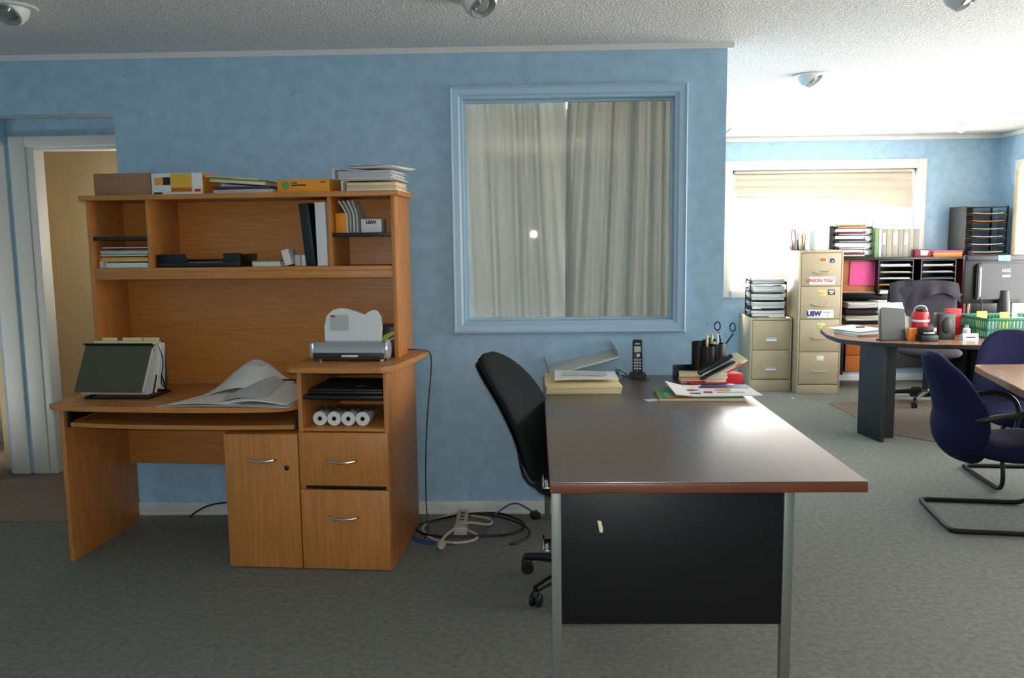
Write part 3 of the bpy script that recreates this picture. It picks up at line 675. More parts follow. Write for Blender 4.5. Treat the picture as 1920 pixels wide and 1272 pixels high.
def back_pad(line, wmax, th, wrap, n=22, top_round=.35, bot_round=.25, wtop=.85, wbot=.9):
    pts = interp(line, n); st = []
    for i, (x, z) in enumerate(pts):
        t = i/n; a, b = pts[max(0, i-1)], pts[min(n, i+1)]
        ang = math.atan2(b[1]-a[1], b[0]-a[0]) - PI/2
        rb = math.sqrt(max(0, 1-max(0, 1-t/bot_round)**2)); rt = math.sqrt(max(0, 1-max(0, 1-(1-t)/top_round)**2))
        w_ = wmax*(wbot+(1-wbot)*min(1, t*2))*(1-(1-wtop)*max(0, t*2-1))
        st.append((x, z, max(.012, w_*rb*rt) if 0 < i < n else .01*wmax/.2, max(.006, th*min(1, (rb*rt)**.5)) if 0 < i < n else .004, ang))
    return pad(st, wrap)
def swivel_base(t, angles, r=.30, m_=M_blackp, hub_z=.10):
    MB().lathe([(.0, .06), (.045, .06), (.05, .075), (.042, .115), (.03, .13), (.03, .30), (0, .30)], 24).build('column_cover', m_, t)
    MB().lathe([(0, .29), (.014, .29), (.014, .40), (0, .40)], 16).build('gas_lift', M_chrome, t)
    for a in angles:
        c, s_ = math.cos(a), math.sin(a)
        lm = RZ(a)
        lg = MB().tube([(.03, 0, .092), (.14, 0, .098), (.24, 0, .088), (r-.005, 0, .076)], [.027, .022, .018, .016], 10, m=lm @ Matrix.Diagonal((1, 1, 1, 1))).build('base_leg', m_, t)
        cs = MB(); cm = T(r*c, r*s_, 0) @ RZ(a+.5)
        for sgn in (-1, 1): cs.lathe([(0, -.009), (.024, -.009), (.0275, -.006), (.0275, .006), (.024, .009), (0, .009)], 22, cm @ T(-.012, sgn*.0135, .0275) @ RX(PI/2))
        cs.lathe([(.008, .03), (.008, .082), (.004, .084)], 10, T(r*c, r*s_, 0)); cs.tube([(-.012, -.004, .04), (0, 0, .055), (.0, .0, .07)], [.018, .016, .010], 10, m=cm)
        cs.build('caster', m_, lg)
oc = thing('office_chair', 'black fabric swivel chair tucked under the left side of the steel desk', 'office chair', (.215, -.965, 0), R(-17))
swivel_base(oc, [R(17+151+72*k) for k in range(5)], .305)
B(-.10, .10, -.07, .07, .40, .43, .008).build('seat_mechanism', M_blackp, oc)
sp = MB(); st = [(-.21+.43*i/14, .465+.010*math.cos(i/14*PI*2)-.02*max(0, (i-11)/3), .235*math.sqrt(max(.04, 1-abs(2*i/14-1)**5)), .034*math.sqrt(max(.06, 1-abs(2*i/14-1)**6)), PI/2) for i in range(15)]
pad(st, 0, 28, 3).build('seat', M_fabk, oc)
back_pad([(-.155, .455), (-.205, .55), (-.245, .68), (-.305, .80), (-.385, .91), (-.455, .985)], .235, .034, .03, 26, .42, .3, .86, .85).build('backrest', M_fabk, oc)
back_pad([(-.195, .48), (-.238, .56), (-.276, .68), (-.336, .80), (-.414, .905), (-.47, .962)], .222, .012, .03, 22, .42, .3, .86, .85).build('back_shell', M_blackp, oc)
MB().tube([(-.05, 0, .425), (-.20, 0, .42), (-.262, 0, .45), (-.285, 0, .53), (-.30, 0, .62)], [.02, .02, .02, .018, .012], 10, smooth=1).build('back_support', M_blackp, oc)
MB().tube([(-.24, .20, .60), (-.27, .215, .48), (-.22, .19, .42), (-.08, .1, .41)], .009, 8, smooth=2).build('adjust_bar', M_blackp, oc)

# ---- on the steel desk (z .7607)
DZ = SH + .0005
pile('folder_stack', 'thick cream folders and papers piled at left edge of the steel desk', 'folders', (.222, -.405, DZ), R(1), 6, .345, .36, .0082, [M_manila, M_cream], .005, .02, 12, [1, 0])
o = MB().sheet(lambda u, v: ((u-.5)*.30, (v-.5)*.27, .004*math.sin(3*u+2*v)+.003), 10, 8, .004).build('printed_sheets', M_paper, None, (.245, -.39, DZ+.054), R(-1.5)); tag(o, 'printed white sheets curling on top of the cream folder pile', 'papers')
B(-.11, .10, -.05, .06, .0085, .0090, m=Matrix.Identity(4)).build('print_block', M_paperg, o)
lt = thing('letter_tray', 'light grey letter tray tipped up on its left end behind the cream folders', 'letter tray', (.070, -.10, DZ+.034), Euler((R(6), R(-14), R(4))))
f = MB(); f.box(0, .36, -.12, .13, 0, .003, .001); f.box(0, .36, .127, .13, 0, .05, .001); f.box(.0, .003, -.12, .13, 0, .05, .001); f.box(.357, .36, -.12, .13, 0, .05, .001)
f.box(0, .36, -.12, -.117, 0, .012, .001)
for i in range(5): f.box(.02, .34, -.08+.045*i, -.076+.045*i, .003, .005)
f.build('tray_body', M_greyp, lt)
for x in (.02, .32): MB().prism([(0, 0), (.03, 0), (.026, .075), (.006, .075)], 0, .003, T(x-.0, .131, 0) @ RX(PI/2)).build('corner_post', M_greyp, lt)
lt2 = thing('letter_tray', 'grey letter tray lying flat underneath the tipped one on the steel desk', 'letter tray', (.075, -.07, DZ), R(1))
f = MB(); f.box(0, .36, -.12, .12, 0, .003, .001); f.box(0, .36, .117, .12, 0, .028, .001); f.box(0, .003, -.12, .12, 0, .028, .001); f.box(.357, .36, -.12, .12, 0, .028, .001); f.build('tray_body', M_greyp, lt2)
ph = thing('cordless_phone', 'black cordless phone upright in its charging base on the steel desk', 'phone', (.527, -.12, DZ), R(-4))
MB().prism([(-.042, -.045), (.042, -.045), (.046, -.02), (.04, .04), (-.04, .04), (-.046, -.02)], 0, .022, bev=.006).build('charging_base', M_blackp, ph)
hm = T(0, -.004, .016) @ RX(R(-12))
hs = B(-.025, .025, -.013, .013, 0, .178, .008, hm).build('handset', M_blackp, ph)
B(-.017, .017, -.0145, -.012, .112, .142, .0015, hm).build('screen', M_greyp, hs)
B(-.013, .013, -.0145, -.012, .152, .158, .001, hm).build('earpiece', M_silver, hs)
MB().lathe([(0, 0), (.007, 0), (.008, .002), (0, .003)], 18, hm @ T(.004, -.0125, .096) @ RX(PI/2)).build('nav_key', M_whitep, hs)
for i in range(4):
    for j in range(3): B(-.018+.0135*j, -.0095+.0135*j, -.0148, -.012, .024+.015*i, .031+.015*i, .001, hm).build('key', M_silver, hs)
ca = MB().tube([(.48, -.09, DZ+.004), (.44, -.02, DZ+.03), (.41, .0, DZ+.005), (.5, -.17, DZ+.003), (.52, -.2, DZ+.003), (.58, -.20, DZ+.003)], .0022, 6, smooth=3).build('phone_cord', M_blackp); tag(ca, 'thin black phone cord looping beside the phone on the steel desk', 'cord')
og = thing('pen_organizer', 'black rotary pen organizer on the far right of the steel desk', 'pen organizer', (.880, -.17, DZ), 0)
MB().lathe([(0, 0), (.092, 0), (.094, .004), (.094, .012), (0, .014)], 36).build('base', M_blackp, og)
for k in range(6):
    a = 2*PI*k/6+.2; cx, cy = .050*math.cos(a), .050*math.sin(a); hgt = (.175, .19, .18, .188, .172, .182)[k]
    MB().lathe([(0, .014), (.038, .014), (.040, .02), (.040, hgt), (.0365, hgt), (.0365, .025), (0, .025)], 22, T(cx, cy, 0)).build('cup', M_blackp, og)
MB().lathe([(0, .014), (.022, .014), (.022, .20), (.016, .205), (0, .205)], 18).build('centre_post', M_blackp, og)
def pen(label, x, y, tx, ty, l, r_, m_, m2=None):
    a = Vector((x, y, DZ+.03)); d = Vector((tx, ty, 1)).normalized()
    o = MB().tube([a, a+d*(l*.8), a+d*(l*.8), a+d*(l*.97), a+d*l], [r_, r_, r_*1.15, r_*1.1, r_*.5], 10).build('pen', m_); tag(o, label, 'pen', 'pens in the rotary organizer')
pen('cream marker pen at left in the rotary organizer', .862, -.226, -.02, .0, .195, .006, M_cream)
pen('gold capped pen in middle of the rotary organizer', .872, -.224, .06, .05, .205, .0045, M_yellow)
pen('silver pen standing in the rotary organizer', .882, -.218, .02, .0, .195, .004, M_silver)
pen('white pen standing at right in the rotary organizer', .905, -.208, .05, .0, .205, .005, M_paper)
pen('black marker pen standing in the rotary organizer', .918, -.206, -.02, .03, .185, .007, M_blackp)
o = B(-.007, .007, -.005, .005, 0, .11, .003, T(.896, -.232, DZ+.085)).build('box_cutter', M_silver); tag(o, 'silver box cutter clipped to the front of the rotary organizer', 'box cutter')
sc_ = thing('scissors', 'blue-black handled scissors standing handles up in the rotary organizer', 'scissors', (.94, -.165, DZ+.02), R(-5))
for sgn, hx, hz in ((-1, -.018, .245), (1, .058, .238)):
    MB().tube([(-.004*sgn, .003*sgn, .02), (.0, .003*sgn, .12), (hx*.45+.008, .003*sgn, .165), (hx+.004-.01*sgn*0, .003*sgn, hz-.03)], [.003, .005, .0042, .004], 8, smooth=1).build('blade', M_bluec if 0 else M_blackm, sc_)
    MB().tube([(hx+.014*math.cos(q)*1.0, .003*sgn, hz+.021*math.sin(q)) for q in [2*PI*k/20 for k in range(20)]], .0038, 8, closed=True, m=I4).build('finger_loop', mat('dark_blue_grip%d' % sgn, (30, 52, 84), .4), sc_)
cd = thing('desk_caddy', 'low black tray with note paper left of the rotary organizer', 'tray', (.775, -.155, DZ), R(6))
f = MB(); f.box(-.06, .045, -.05, .06, 0, .003); f.box(-.06, -.057, -.05, .06, 0, .05, .001); f.box(-.06, .045, .057, .06, 0, .06, .001); f.box(.042, .045, -.05, .06, 0, .05, .001); f.build('tray_body', M_blackp, cd)
pile('note_papers', 'cream and pink note slips stacked in front of the organizer', 'papers', (.782, -.262, DZ), R(-6), 8, .13, .10, .0065, [M_cream, M_orangep, M_paper], .005, .06, 14, [0, 1, 2, 0])
pile('notepad', 'white notepad under the stapler on the steel desk', 'notepad', (.885, -.298, DZ+.006), R(2), 5, .10, .07, .007, [M_paper, M_cream], .003, .03, 15, [0, 1])
rf = MB().sheet(lambda u, v: ((u-.5)*.26, (v-.5)*.15, .004+.05*max(0, u-.6)*(v)), 10, 4, .003).build('red_folder', M_redf, None, (.875, -.29, DZ), R(4)); tag(rf, 'red folder lying under the notepad and stapler on the steel desk', 'folder')
rb = B(-.06, .06, -.045, .045, 0, .034, .002).build('red_card_box', M_redf, None, (.955, -.275, DZ+.009), R(10)); tag(rb, 'red card box leaning at right edge of the steel desk', 'box')
ri = thing('form_booklet', 'tan form booklet with red edge sloping on the red card box', 'booklet', (.952, -.268, DZ+.078), Euler((R(14), R(-24), R(12))))
B(-.085, .085, -.05, .05, .002, .016, .001).build('pages', M_cream, ri); B(-.088, .088, -.052, .052, -.004, .0015, .001).build('cover', M_redf, ri); B(.02, .05, -.0506, -.048, .007, .012).build('printed_mark', M_grad, ri)
stp = thing('stapler', 'long black stapler sloping across the notepads beside the organizer', 'stapler', (.885, -.345, DZ+.075), Euler((0, R(-27), R(6))))
MB().box(-.095, .095, -.016, .016, .014, .034, .010).build('top_arm', M_blackp, stp)
MB().box(-.09, .075, -.010, .010, .003, .013, .002).build('magazine', M_nickel, stp)
MB().box(-.095, .09, -.017, .017, -.012, -.002, .003).build('base', M_blackp, stp)
MB().tube([(-.085, -.02, .012), (-.085, .02, .012)], .006).build('pivot_pin', M_chrome, stp)
# magazines
gm = pile('magazine', 'green and yellow covered magazine underneath on the steel desk', 'magazine', (.735, -.64, DZ), R(-2), 3, .37, .27, .0045, [M_greenp, M_cream], .002, .01, 17, [1, 1, 0])
B(-.16, -.02, -.10, .0, .0136, .0142).build('cover_patch', M_teal, gm); B(-.15, .0, -.13, -.08, .0137, .0143).build('cover_band', M_orangep, gm)
wm = MB().sheet(lambda u, v: ((u-.5)*.38, (v-.5)*.27, .003+.022*max(0, .22-u)/.22*(.4+.6*v)), 14, 6, .004).build('magazine', M_paper, None, (.80, -.635, DZ+.016), R(1.5)); tag(wm, 'white magazine with red and blue cover on top of the green one', 'magazine')
def mark(x, y, pts, m_, n='cover_print'):
    MB().prism(pts, 0, .0008, T(x, y, .0076)).build(n, m_, wm)
mark(-.09, .0, [(-.03, -.012), (-.005, -.02), (.03, .0), (.02, .018), (-.02, .02)], M_red); mark(-.03, -.05, [(-.02, -.02), (.015, -.025), (.022, .015), (-.015, .02)], M_red)
mark(.08, .07, [(-.13, -.02), (.1, -.03), (.11, .05), (-.1, .055)], M_blue); mark(-.10, -.075, [(-.03, -.015), (.03, -.02), (.03, .012), (-.03, .012)], M_bluec)
mark(.045, .0, [(-.04, -.02), (.03, -.03), (.045, .02), (-.02, .03)], M_orangep); mark(.07, -.06, [(-.06, -.008), (.06, -.008), (.06, .008), (-.06, .008)], M_teal)
o = B(-.03, .03, -.022, .022, 0, .0012).build('note_card', M_paper, None, (.515, -.745, DZ+.0), R(20)); tag(o, 'small white card poking out left of the green magazine', 'card')

# ------------------------------------------------------------------ cables on the carpet
def cable(name, label, pts, r_, m_, closed=False, seg=7, sm=3):
    o = MB().tube(pts, r_, seg, closed, smooth=sm).build(name, m_); tag(o, label, 'cable'); return o
cable('power_cable', 'thin black cable hanging from the desk tower down the blue wall', [dk(1.47, .13, .945), dk(1.55, .10, .94), dk(1.60, .05, .932), dk(1.625, .02, .92), dk(1.628, .01, .85), dk(1.60, .02, .6), dk(1.585, .02, .35), dk(1.585, .03, .12), dk(1.60, .06, .012), dk(1.605, .15, .006), dk(1.60, .2, .006)], .0032, M_blackp)
strip = thing('power_strip', 'beige power strip lying on the carpet inside its coiled cord', 'power strip', (-.386, -.155, 0), R(2))
B(-.03, .03, -.11, .12, .004, .036, .006).build('strip_body', M_beigep, strip)
B(-.034, .034, -.20, -.13, .004, .046, .006).build('plug_block', M_beigep, strip)
for i in range(3): B(-.012, .012, -.06+.05*i, -.035+.05*i, .0358, .0368, .001).build('socket', M_grad, strip)
MB().tube([(.04+.0, .10, .008), (.16, .03, .008), (.15, -.08, .01), (.02, -.115, .05), (-.06, -.23, .03), (-.1, -.33, .012), (-.085, -.36, .016)], .007, 8, smooth=3).build('cord', M_beigep, strip)
MB().tube([(-.03, .115, .02), (-.12, .06, .008), (-.19, -.02, .008), (-.205, -.12, .009), (-.14, -.26, .009), (-.04, -.32, .009), (.06, -.30, .009), (.10, -.22, .009), (.03, -.16, .02)], .007, 8, smooth=3).build('cord', M_beigep, strip)
MB().lathe([(0, 0), (.019, 0), (.021, .006), (.021, .03), (.012, .045), (0, .045)], 18, T(-.082, -.355, .022) @ RX(PI/2)).build('plug', M_beigep, strip)
cable('ethernet_cable', 'blue network cable looped on the carpet and rising to the adapter', [(-.60, -.22, .006), (-.655, -.33, .006), (-.57, -.46, .006), (-.42, -.49, .006), (-.28, -.40, .006), (-.25, -.28, .006), (-.24, -.1, .008), (-.19, -.03, .03), (-.115, -.03, .075), (-.05, -.03, .04), (-.01, -.06, .02)], .0048, M_bluec)
cable('ethernet_cable', 'second blue network cable loop lying under the beige cord on the carpet', [(-.62, -.20, .006), (-.64, -.30, .006), (-.60, -.40, .006), (-.48, -.47, .008), (-.34, -.45, .007), (-.27, -.36, .007)], .0048, M_bluec)
cable('black_cable', 'thick black cable in a wide loop on the carpet by the baseboard', [(-.62, -.24, .016), (-.5, -.12, .016), (-.36, -.03, .010), (-.2, -.03, .016), (-.08, -.13, .008), (-.05, -.24, .008), (-.12, -.36, .008), (-.28, -.39, .016), (-.45, -.42, .018), (-.58, -.36, .017), (-.62, -.26, .016)], .006, M_blackp)
cable('black_cable', 'black cable curving from the loop to a loose end before the casters', [(-.40, -.06, .022), (-.25, -.08, .022), (-.1, -.18, .018), (-.03, -.28, .008), (-.04, -.40, .008), (-.10, -.475, .006), (-.135, -.48, .006)], .005, M_blackp)
ad = B(-.022, .022, -.03, .03, 0, .036, .006).build('power_adapter', M_blackp, None, (-.005, -.085, .001), R(20)); tag(ad, 'small black power adapter on the carpet behind the swivel chair', 'adapter')
cable('black_cable', 'black cable arching up behind the computer desk above the baseboard', [(-1.87, -.055, .006), (-1.83, -.05, .035), (-1.76, -.045, .07), (-1.66, -.05, .085), (-1.52, -.055, .08), (-1.4, -.06, .03)], .0045, M_blackp)

# ------------------------------------------------------------------ navy guest chairs and wooden table
gc = thing('guest_chair', 'navy guest chair with black sled base at left end of the wooden table', 'chair', (2.375, -.115, 0), R(-8.5))
back_pad([(-.105, .335), (-.185, .365), (-.245, .42), (-.262, .50), (-.255, .58), (-.285, .70), (-.325, .80), (-.35, .875)], .285, .056, .085, 34, .5, .2, .78, .95).build('backrest', M_fabn, gc)
st = [(-.20+.46*i/14, .40+.012*math.cos(i/14*PI*2)-.018*max(0, (i-11)/3), .255*math.sqrt(max(.05, 1-abs(2*i/14-1)**5)), .055*math.sqrt(max(.08, 1-abs(2*i/14-1)**6)), PI/2) for i in range(15)]
pad(st, 0, 28, 3.2).build('seat', M_fabn, gc)
sl = MB()
sl.tube([(.12, -.18, .385), (.19, -.25, .36), (.255, -.262, .20), (.285, -.262, .08), (.25, -.262, .0145), (.12, -.262, .0135), (-.22, -.262, .0135), (-.27, -.262, .0135), (-.29, -.235, .0135), (-.29, 0, .0135), (-.29, .235, .0135), (-.27, .262, .0135), (-.22, .262, .0135), (.12, .262, .0135), (.25, .262, .0145), (.285, .262, .08), (.255, .262, .20), (.19, .25, .36), (.12, .18, .385)], .0125, 12, smooth=2)
sl.build('sled_frame', M_blackm, gc)
for s_ in (-1, 1):
    MB().tube([(.12, s_*.20, .39), (.17, s_*.27, .39), (.20, s_*.285, .44), (.20, s_*.29, .56), (.12, s_*.29, .615), (-.05, s_*.29, .605), (-.17, s_*.285, .58), (-.20, s_*.26, .565)], [.011, .011, .012, .013, .015, .016, .015, .011], 10, smooth=2).build('armrest', M_blackp, gc)
gc2 = copy_tree(gc); gc2.location = (2.935, .56, 0); gc2.rotation_euler = (0, 0, R(-95.5)); gc2['label'] = 'armless navy guest chair facing us across the far edge of the wooden table'
for ch in [c for c in gc2.children if c.name.startswith('armrest')]: bpy.data.objects.remove(ch)
gc['group'] = gc2['group'] = 'navy guest chairs'
wt = thing('wooden_table', 'brown laminate meeting table cut off by right edge between the navy chairs', 'table', (3.2, -.1, 0), 0)
MB().prism([(-.69, .50), (-.715, .46), (-.935, -.52), (-.92, -.56), (.95, -.62), (1.0, -.56), (1.0, .40), (.95, .46)], .695, .732, bev=.003).build('tabletop', [M_tabw], wt)
MB().lathe([(0, .0), (.26, 0), (.26, .02), (.05, .06), (.045, .66), (.16, .695), (0, .695)], 32, T(.15, 0, 0)).build('pedestal', M_blackm, wt)

# ------------------------------------------------------------------ filing cabinets
def cabinet(name, label, loc, rz, w_, d_, drawers, h_, kick):
    """front face at local y=0, body behind (y up to d_)"""
    t = thing(name, label, 'filing cabinet', loc, rz)
    body = MB(); body.box(-w_/2, w_/2, .004, d_, 0, h_, .003)
    body.box(-w_/2, -w_/2+.016, -.002, .006, 0, h_, .002); body.box(w_/2-.016, w_/2, -.002, .006, 0, h_, .002); body.box(-w_/2+.016, w_/2-.016, -.002, .006, h_-.022, h_, .002); body.box(-w_/2+.016, w_/2-.016, .0, .006, 0, kick-.006, .002)
    body.build('body', M_tan, t)
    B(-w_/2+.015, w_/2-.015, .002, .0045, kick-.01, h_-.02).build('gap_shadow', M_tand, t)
    ds = []; dh = (h_-.024-kick)/drawers
    for i in range(drawers):
        z0 = kick+dh*i
        ds.append((B(-w_/2+.019, w_/2-.019, -.006, .004, z0+.002, z0+dh-.003, .003).build('drawer', M_tan, t), z0, dh))
    return t, ds
c1, ds = cabinet('filing_cabinet', 'short two-drawer tan filing cabinet topped by a letter tray stack', (2.243, 3.59, 0), R(-2), .385, .54, 2, .70, .115)
for d, z0, dh in ds:
    h_ = MB(); h_.box(-.052, .052, -.0095, -.005, z0+dh*.30, z0+dh*.42, .002); h_.build('recess', M_silver, d); B(-.050, .050, -.020, -.006, z0+dh*.30, z0+dh*.355, .004).build('pull', M_whitep, d)
MB().lathe([(0, 0), (.008, 0), (.008, .004), (0, .005)], 14, T(.155, -.006, .375) @ RX(PI/2)).build('lock', M_nickel, c1)
c2, ds = cabinet('filing_cabinet', 'tall four-drawer tan filing cabinet covered in union stickers', (2.642, 3.43, 0), R(-2), .395, .66, 4, 1.335, .09)
lc = [M_paper, M_limegr, M_yellow, mat('red_orange_label', (240, 90, 50), .6)]
for i, (d, z0, dh) in enumerate(ds):
    hz = z0+dh*(.42 if i else .40)
    if i == 3: hz = z0+dh*.40
    MB().tube([(-.072, -.006, hz+.014), (-.066, -.022, hz+.006), (-.04, -.032, hz), (.04, -.032, hz), (.066, -.022, hz+.006), (.072, -.006, hz+.014)], .006, 8, smooth=1).build('pull', M_tan, d)
    lz = z0+dh*(.80 if i < 3 else .80); lh = B(-.035+.012, .047+.0, -.0095, -.005, lz-.024, lz+.024, .002).build('label_holder', M_cream, d)
    B(-.016, .040, -.0105, -.006, lz-.016, lz+.016, .0005).build('label_card', lc[i], lh)
def sticker(x, z, w_, h_, m_, n='sticker'): return B(x-w_/2, x+w_/2, -.0078, -.006, z-h_/2, z+h_/2, .0003).build(n, m_, c2)
z3 = ds[3][1]; z2 = ds[2][1]
s1 = sticker(.01, z3+.052, .235, .072, M_paper); text('UNION YES', .043, s1, (-.022, -.0082, z3+.052), m=M_red, bold=.0012)
MB().prism([(-.018, .0), (-.006, -.014), (.022, .03), (.016, .03), (-.006, -.003), (-.012, .004)], 0, .0012, T(.102, -.0078, z3+.05) @ RX(PI/2)).build('check_mark', M_darkred, s1)
s2 = sticker(.005, z2+.05, .235, .072, M_paper); text('USW', .058, s2, (-.056, -.0082, z2+.05), m=M_blue, bold=.004); text('DISTRICT', .019, s2, (.068, -.0082, z2+.063), m=M_grad); text('4', .026, s2, (.068, -.0082, z2+.036), m=M_grad)
s3 = MB().prism([(-.024, -.02), (.022, -.02), (.024, .008), (.008, .022), (-.018, .018)], 0, .0016, T(.095, -.006, z3+.235) @ RX(PI/2)).build('round_sticker', M_blue, c2); MB().prism([(-.012, -.010), (.012, -.012), (.006, .006)], 0, .0012, T(.097, -.0074, z3+.235) @ RX(PI/2)).build('sticker_flag', M_paperg, s3)
s4 = sticker(.098, z2+.25, .062, .05, M_grad); B(.075, .121, -.0084, -.0076, z2+.252, z2+.264).build('print_line', M_paper, s4); B(.082, .112, -.0084, -.0076, z2+.235, z2+.246).build('print_line', M_paper, s4)
s5 = MB().prism([(-.05, -.006), (.045, -.01), (.05, .004), (-.045, .006)], 0, .0012, T(.03, -.006, z3+.135) @ RX(PI/2)).build('faded_sticker', M_greenp, c2)
# letter tray stack on the short cabinet
def tray_stack(label, loc, rz, n, w_, d_, gap, mt, contents=None, lab=None, mesh=True, side=False):
    t = thing('tray_stack', label, 'letter trays', loc, rz)
    for i in range(n):
        z = gap*i; f = MB(); f.box(-w_/2, w_/2, -d_/2, d_/2, z, z+.003, .001); f.box(-w_/2, w_/2, d_/2-.003, d_/2, z, z+gap*.55, .001)
        f.box(-w_/2, -w_/2+.003, -d_/2, d_/2, z, z+gap*.4, .001); f.box(w_/2-.003, w_/2, -d_/2, d_/2, z, z+gap*.4, .001); f.box(-w_/2, w_/2, -d_/2, -d_/2+.003, z, z+.010, .001)
        f.build('tray', mt, t)
    for sx in (-1, 1):
        for sy in (-1, 1): MB().tube([(sx*(w_/2+.002), sy*(d_/2-.012), 0), (sx*(w_/2+.002), sy*(d_/2-.012), gap*n)], .0045, 8).build('post', mt, t)
    return t
tb = (2.235, 3.78, .7005); tray_stack('black mesh letter tray stack full of papers on the short filing cabinet', tb, R(-3), 5, .33, .26, .078, M_blackm)
rnd = random.Random(4)
for i in range(5):
    ty = ['lowest', 'second lowest', 'middle', 'second highest', 'top'][i]
    o = sheets(7, .30, .235, .0088, .008, .04, 40+i, [0, 0, 0, 1, 0, 0, 2], bend=.004).build('paper_pile', [M_paper, M_paperg, M_grad if i == 0 else M_paper], None, (tb[0], tb[1]-.005, tb[2]+.078*i+.005), R(-3))
    tag(o, 'papers in the %s tray of the stack on the short filing cabinet' % ty, 'papers', 'papers in trays on the short cabinet')
o = MB().sheet(lambda u, v: ((u-.5)*.29, (v-.5)*.22, .012+.05*u*v), 6, 4, .004).build('orange_folder', M_orangep, None, (tb[0]+.005, tb[1], tb[2]+.078*4+.062), R(6)); tag(o, 'orange folder lying on top of the papers on the short filing cabinet', 'folder')
pile('paper_pile', 'white and yellow papers stacked on window sill between the two filing cabinets', 'papers', (2.39, 4.02, .8605), R(5), 8, .12, .16, .012, [M_paper, M_yellow, M_paperg], .005, .05, 55, [0, 1, 0, 2]).location.z = .861
o = B(-.07, .07, -.12, .12, 0, .16, .004).build('grey_box', M_greyp, None, (2.455, 4.06, .7005)); bpy.data.objects.remove(o)
# folder sorter and jug on the tall cabinet
so = thing('file_sorter', 'black wire file sorter overhanging the left edge of the tall filing cabinet', 'file sorter', (2.47, 3.66, 1.3355), R(-3))
f = MB(); f.box(-.15, .10, -.10, .10, 0, .006, .001); f.build('base', M_blackm, so)
for i in range(4): MB().tube([(-.05+.045*i, -.09, .006), (-.045+.045*i, -.085, .10+.02*i), (-.045+.045*i, .085, .10+.02*i), (-.05+.045*i, .09, .006)], .003, 6, smooth=1).build('divider', M_blackm, so)
fl = ['dark red folder leftmost in the black file sorter', 'white folder second from left in the black file sorter', 'grey folder third from left in the black file sorter', 'cream folder fourth in the black file sorter', 'pale folder rightmost in the black file sorter']
for i in range(5):
    m_ = [M_darkred, M_paper, M_paperg, M_cream, M_paper][i]
    def fn(u, v, i=i): return (-.012*v*(2-i)+.012*math.sin(PI*v)*(1 if i % 2 else -1), (u-.5)*.17, .001+(.19+.01*(i % 2))*v)
    o = MB().sheet(fn, 4, 8, .008).build('folder', m_, None, (2.437+.026*i, 3.662, 1.3418), R(-3)); tag(o, fl[i], 'folder', 'folders in the black file sorter')
jg = thing('plastic_jug', 'frosted white plastic jug standing on the tall filing cabinet', 'jug', (2.672, 3.62, 1.3355), 0)
MB().lathe([(0, 0), (.078, 0), (.084, .008), (.084, .16), (.076, .19), (.045, .21), (.03, .215), (.03, .235), (0, .235)], 28).build('body', M_jug, jg)
MB().lathe([(0, .236), (.033, .236), (.034, .262), (.0, .264)], 20).build('cap', M_whitep, jg)

# ------------------------------------------------------------------ desk with hutch under the back window
bd_ = thing('wall_desk', 'black and cherry desk with hutch of sorters under the back window', 'desk', (2.92, 3.62, 0), 0)
B(-.0, 1.20, .02, .50, .632, .66, .002).build('desktop', M_blackp, bd_)
B(.0, .03, .03, .49, .14, .632, .001).build('end_panel', M_blackp, bd_); B(1.17, 1.20, .03, .49, 0, .632).build('end_panel', M_blackp, bd_)
B(.03, 1.17, .44, .46, .14, .60).build('back_panel', M_blackp, bd_)
dp = B(.05, .40, .05, .44, .165, .625, .001).build('pedestal', M_blackp, bd_)
for z0, z1 in ((.17, .325), (.33, .475), (.48, .62)): B(.055, .395, .035, .05, z0, z1, .002).build('drawer', M_cherry, dp)
for x in (.0, .03): pass
B(.0, .03, .4, .49, 0, .14).build('foot', M_blackp, bd_)
hu = MB()
hu.box(0, .018, .10, .48, .66, 1.235); hu.box(1.165, 1.185, .08, .48, .66, 1.235)
hu.build('hutch_side', M_darkred, bd_)
B(-.005, 1.19, .07, .49, 1.235, 1.255, .002).build('hutch_top', M_blackp, bd_)
B(.018, 1.165, .46, .475, .66, 1.235).build('hutch_back', M_blackp, bd_)
ck = B(.02, .395, .19, .205, .925, 1.235, .001).build('sliding_door', M_cork, bd_)
B(.015, .40, .12, .215, .905, .923, .001).build('shelf', M_blackp, bd_)
o = MB().sheet(lambda u, v: ((u-.5)*.255, -.002-.004*math.sin(PI*u)*v, v*.225), 6, 4, .001).build('pink_paper', M_pink, None, (3.165, 3.80, .988), (0, R(1.5), 0)); tag(o, 'bright pink notice paper fixed to the cork brown door of the hutch', 'paper')
def slot_sorter(label, x, w_, zs, ztop):
    t = thing('slot_sorter', label, 'sorter', (x, 3.72, 0), 0, 'black slot sorters in the far hutch')
    B(-w_/2, -w_/2+.008, 0, .34, zs[0], ztop).build('side', M_blackp, t); B(w_/2-.008, w_/2, 0, .34, zs[0], ztop).build('side', M_blackp, t)
    B(-w_/2, w_/2, .33, .34, zs[0], ztop).build('back', M_blackp, t); B(-w_/2, w_/2, 0, .34, ztop, ztop+.008).build('top', M_blackp, t)
    for z in zs: B(-w_/2+.008, w_/2-.008, 0, .33, z, z+.006).build('slot_shelf', M_blackp, t)
    return t
zs = [.905, .985, 1.045, 1.105, 1.165]
slot_sorter('black slot sorter of five slots beside the pink paper in the hutch', 3.445, .33, zs, 1.222)
slot_sorter('black slot sorter of five slots at right end of the far hutch', 3.845, .33, zs, 1.222)
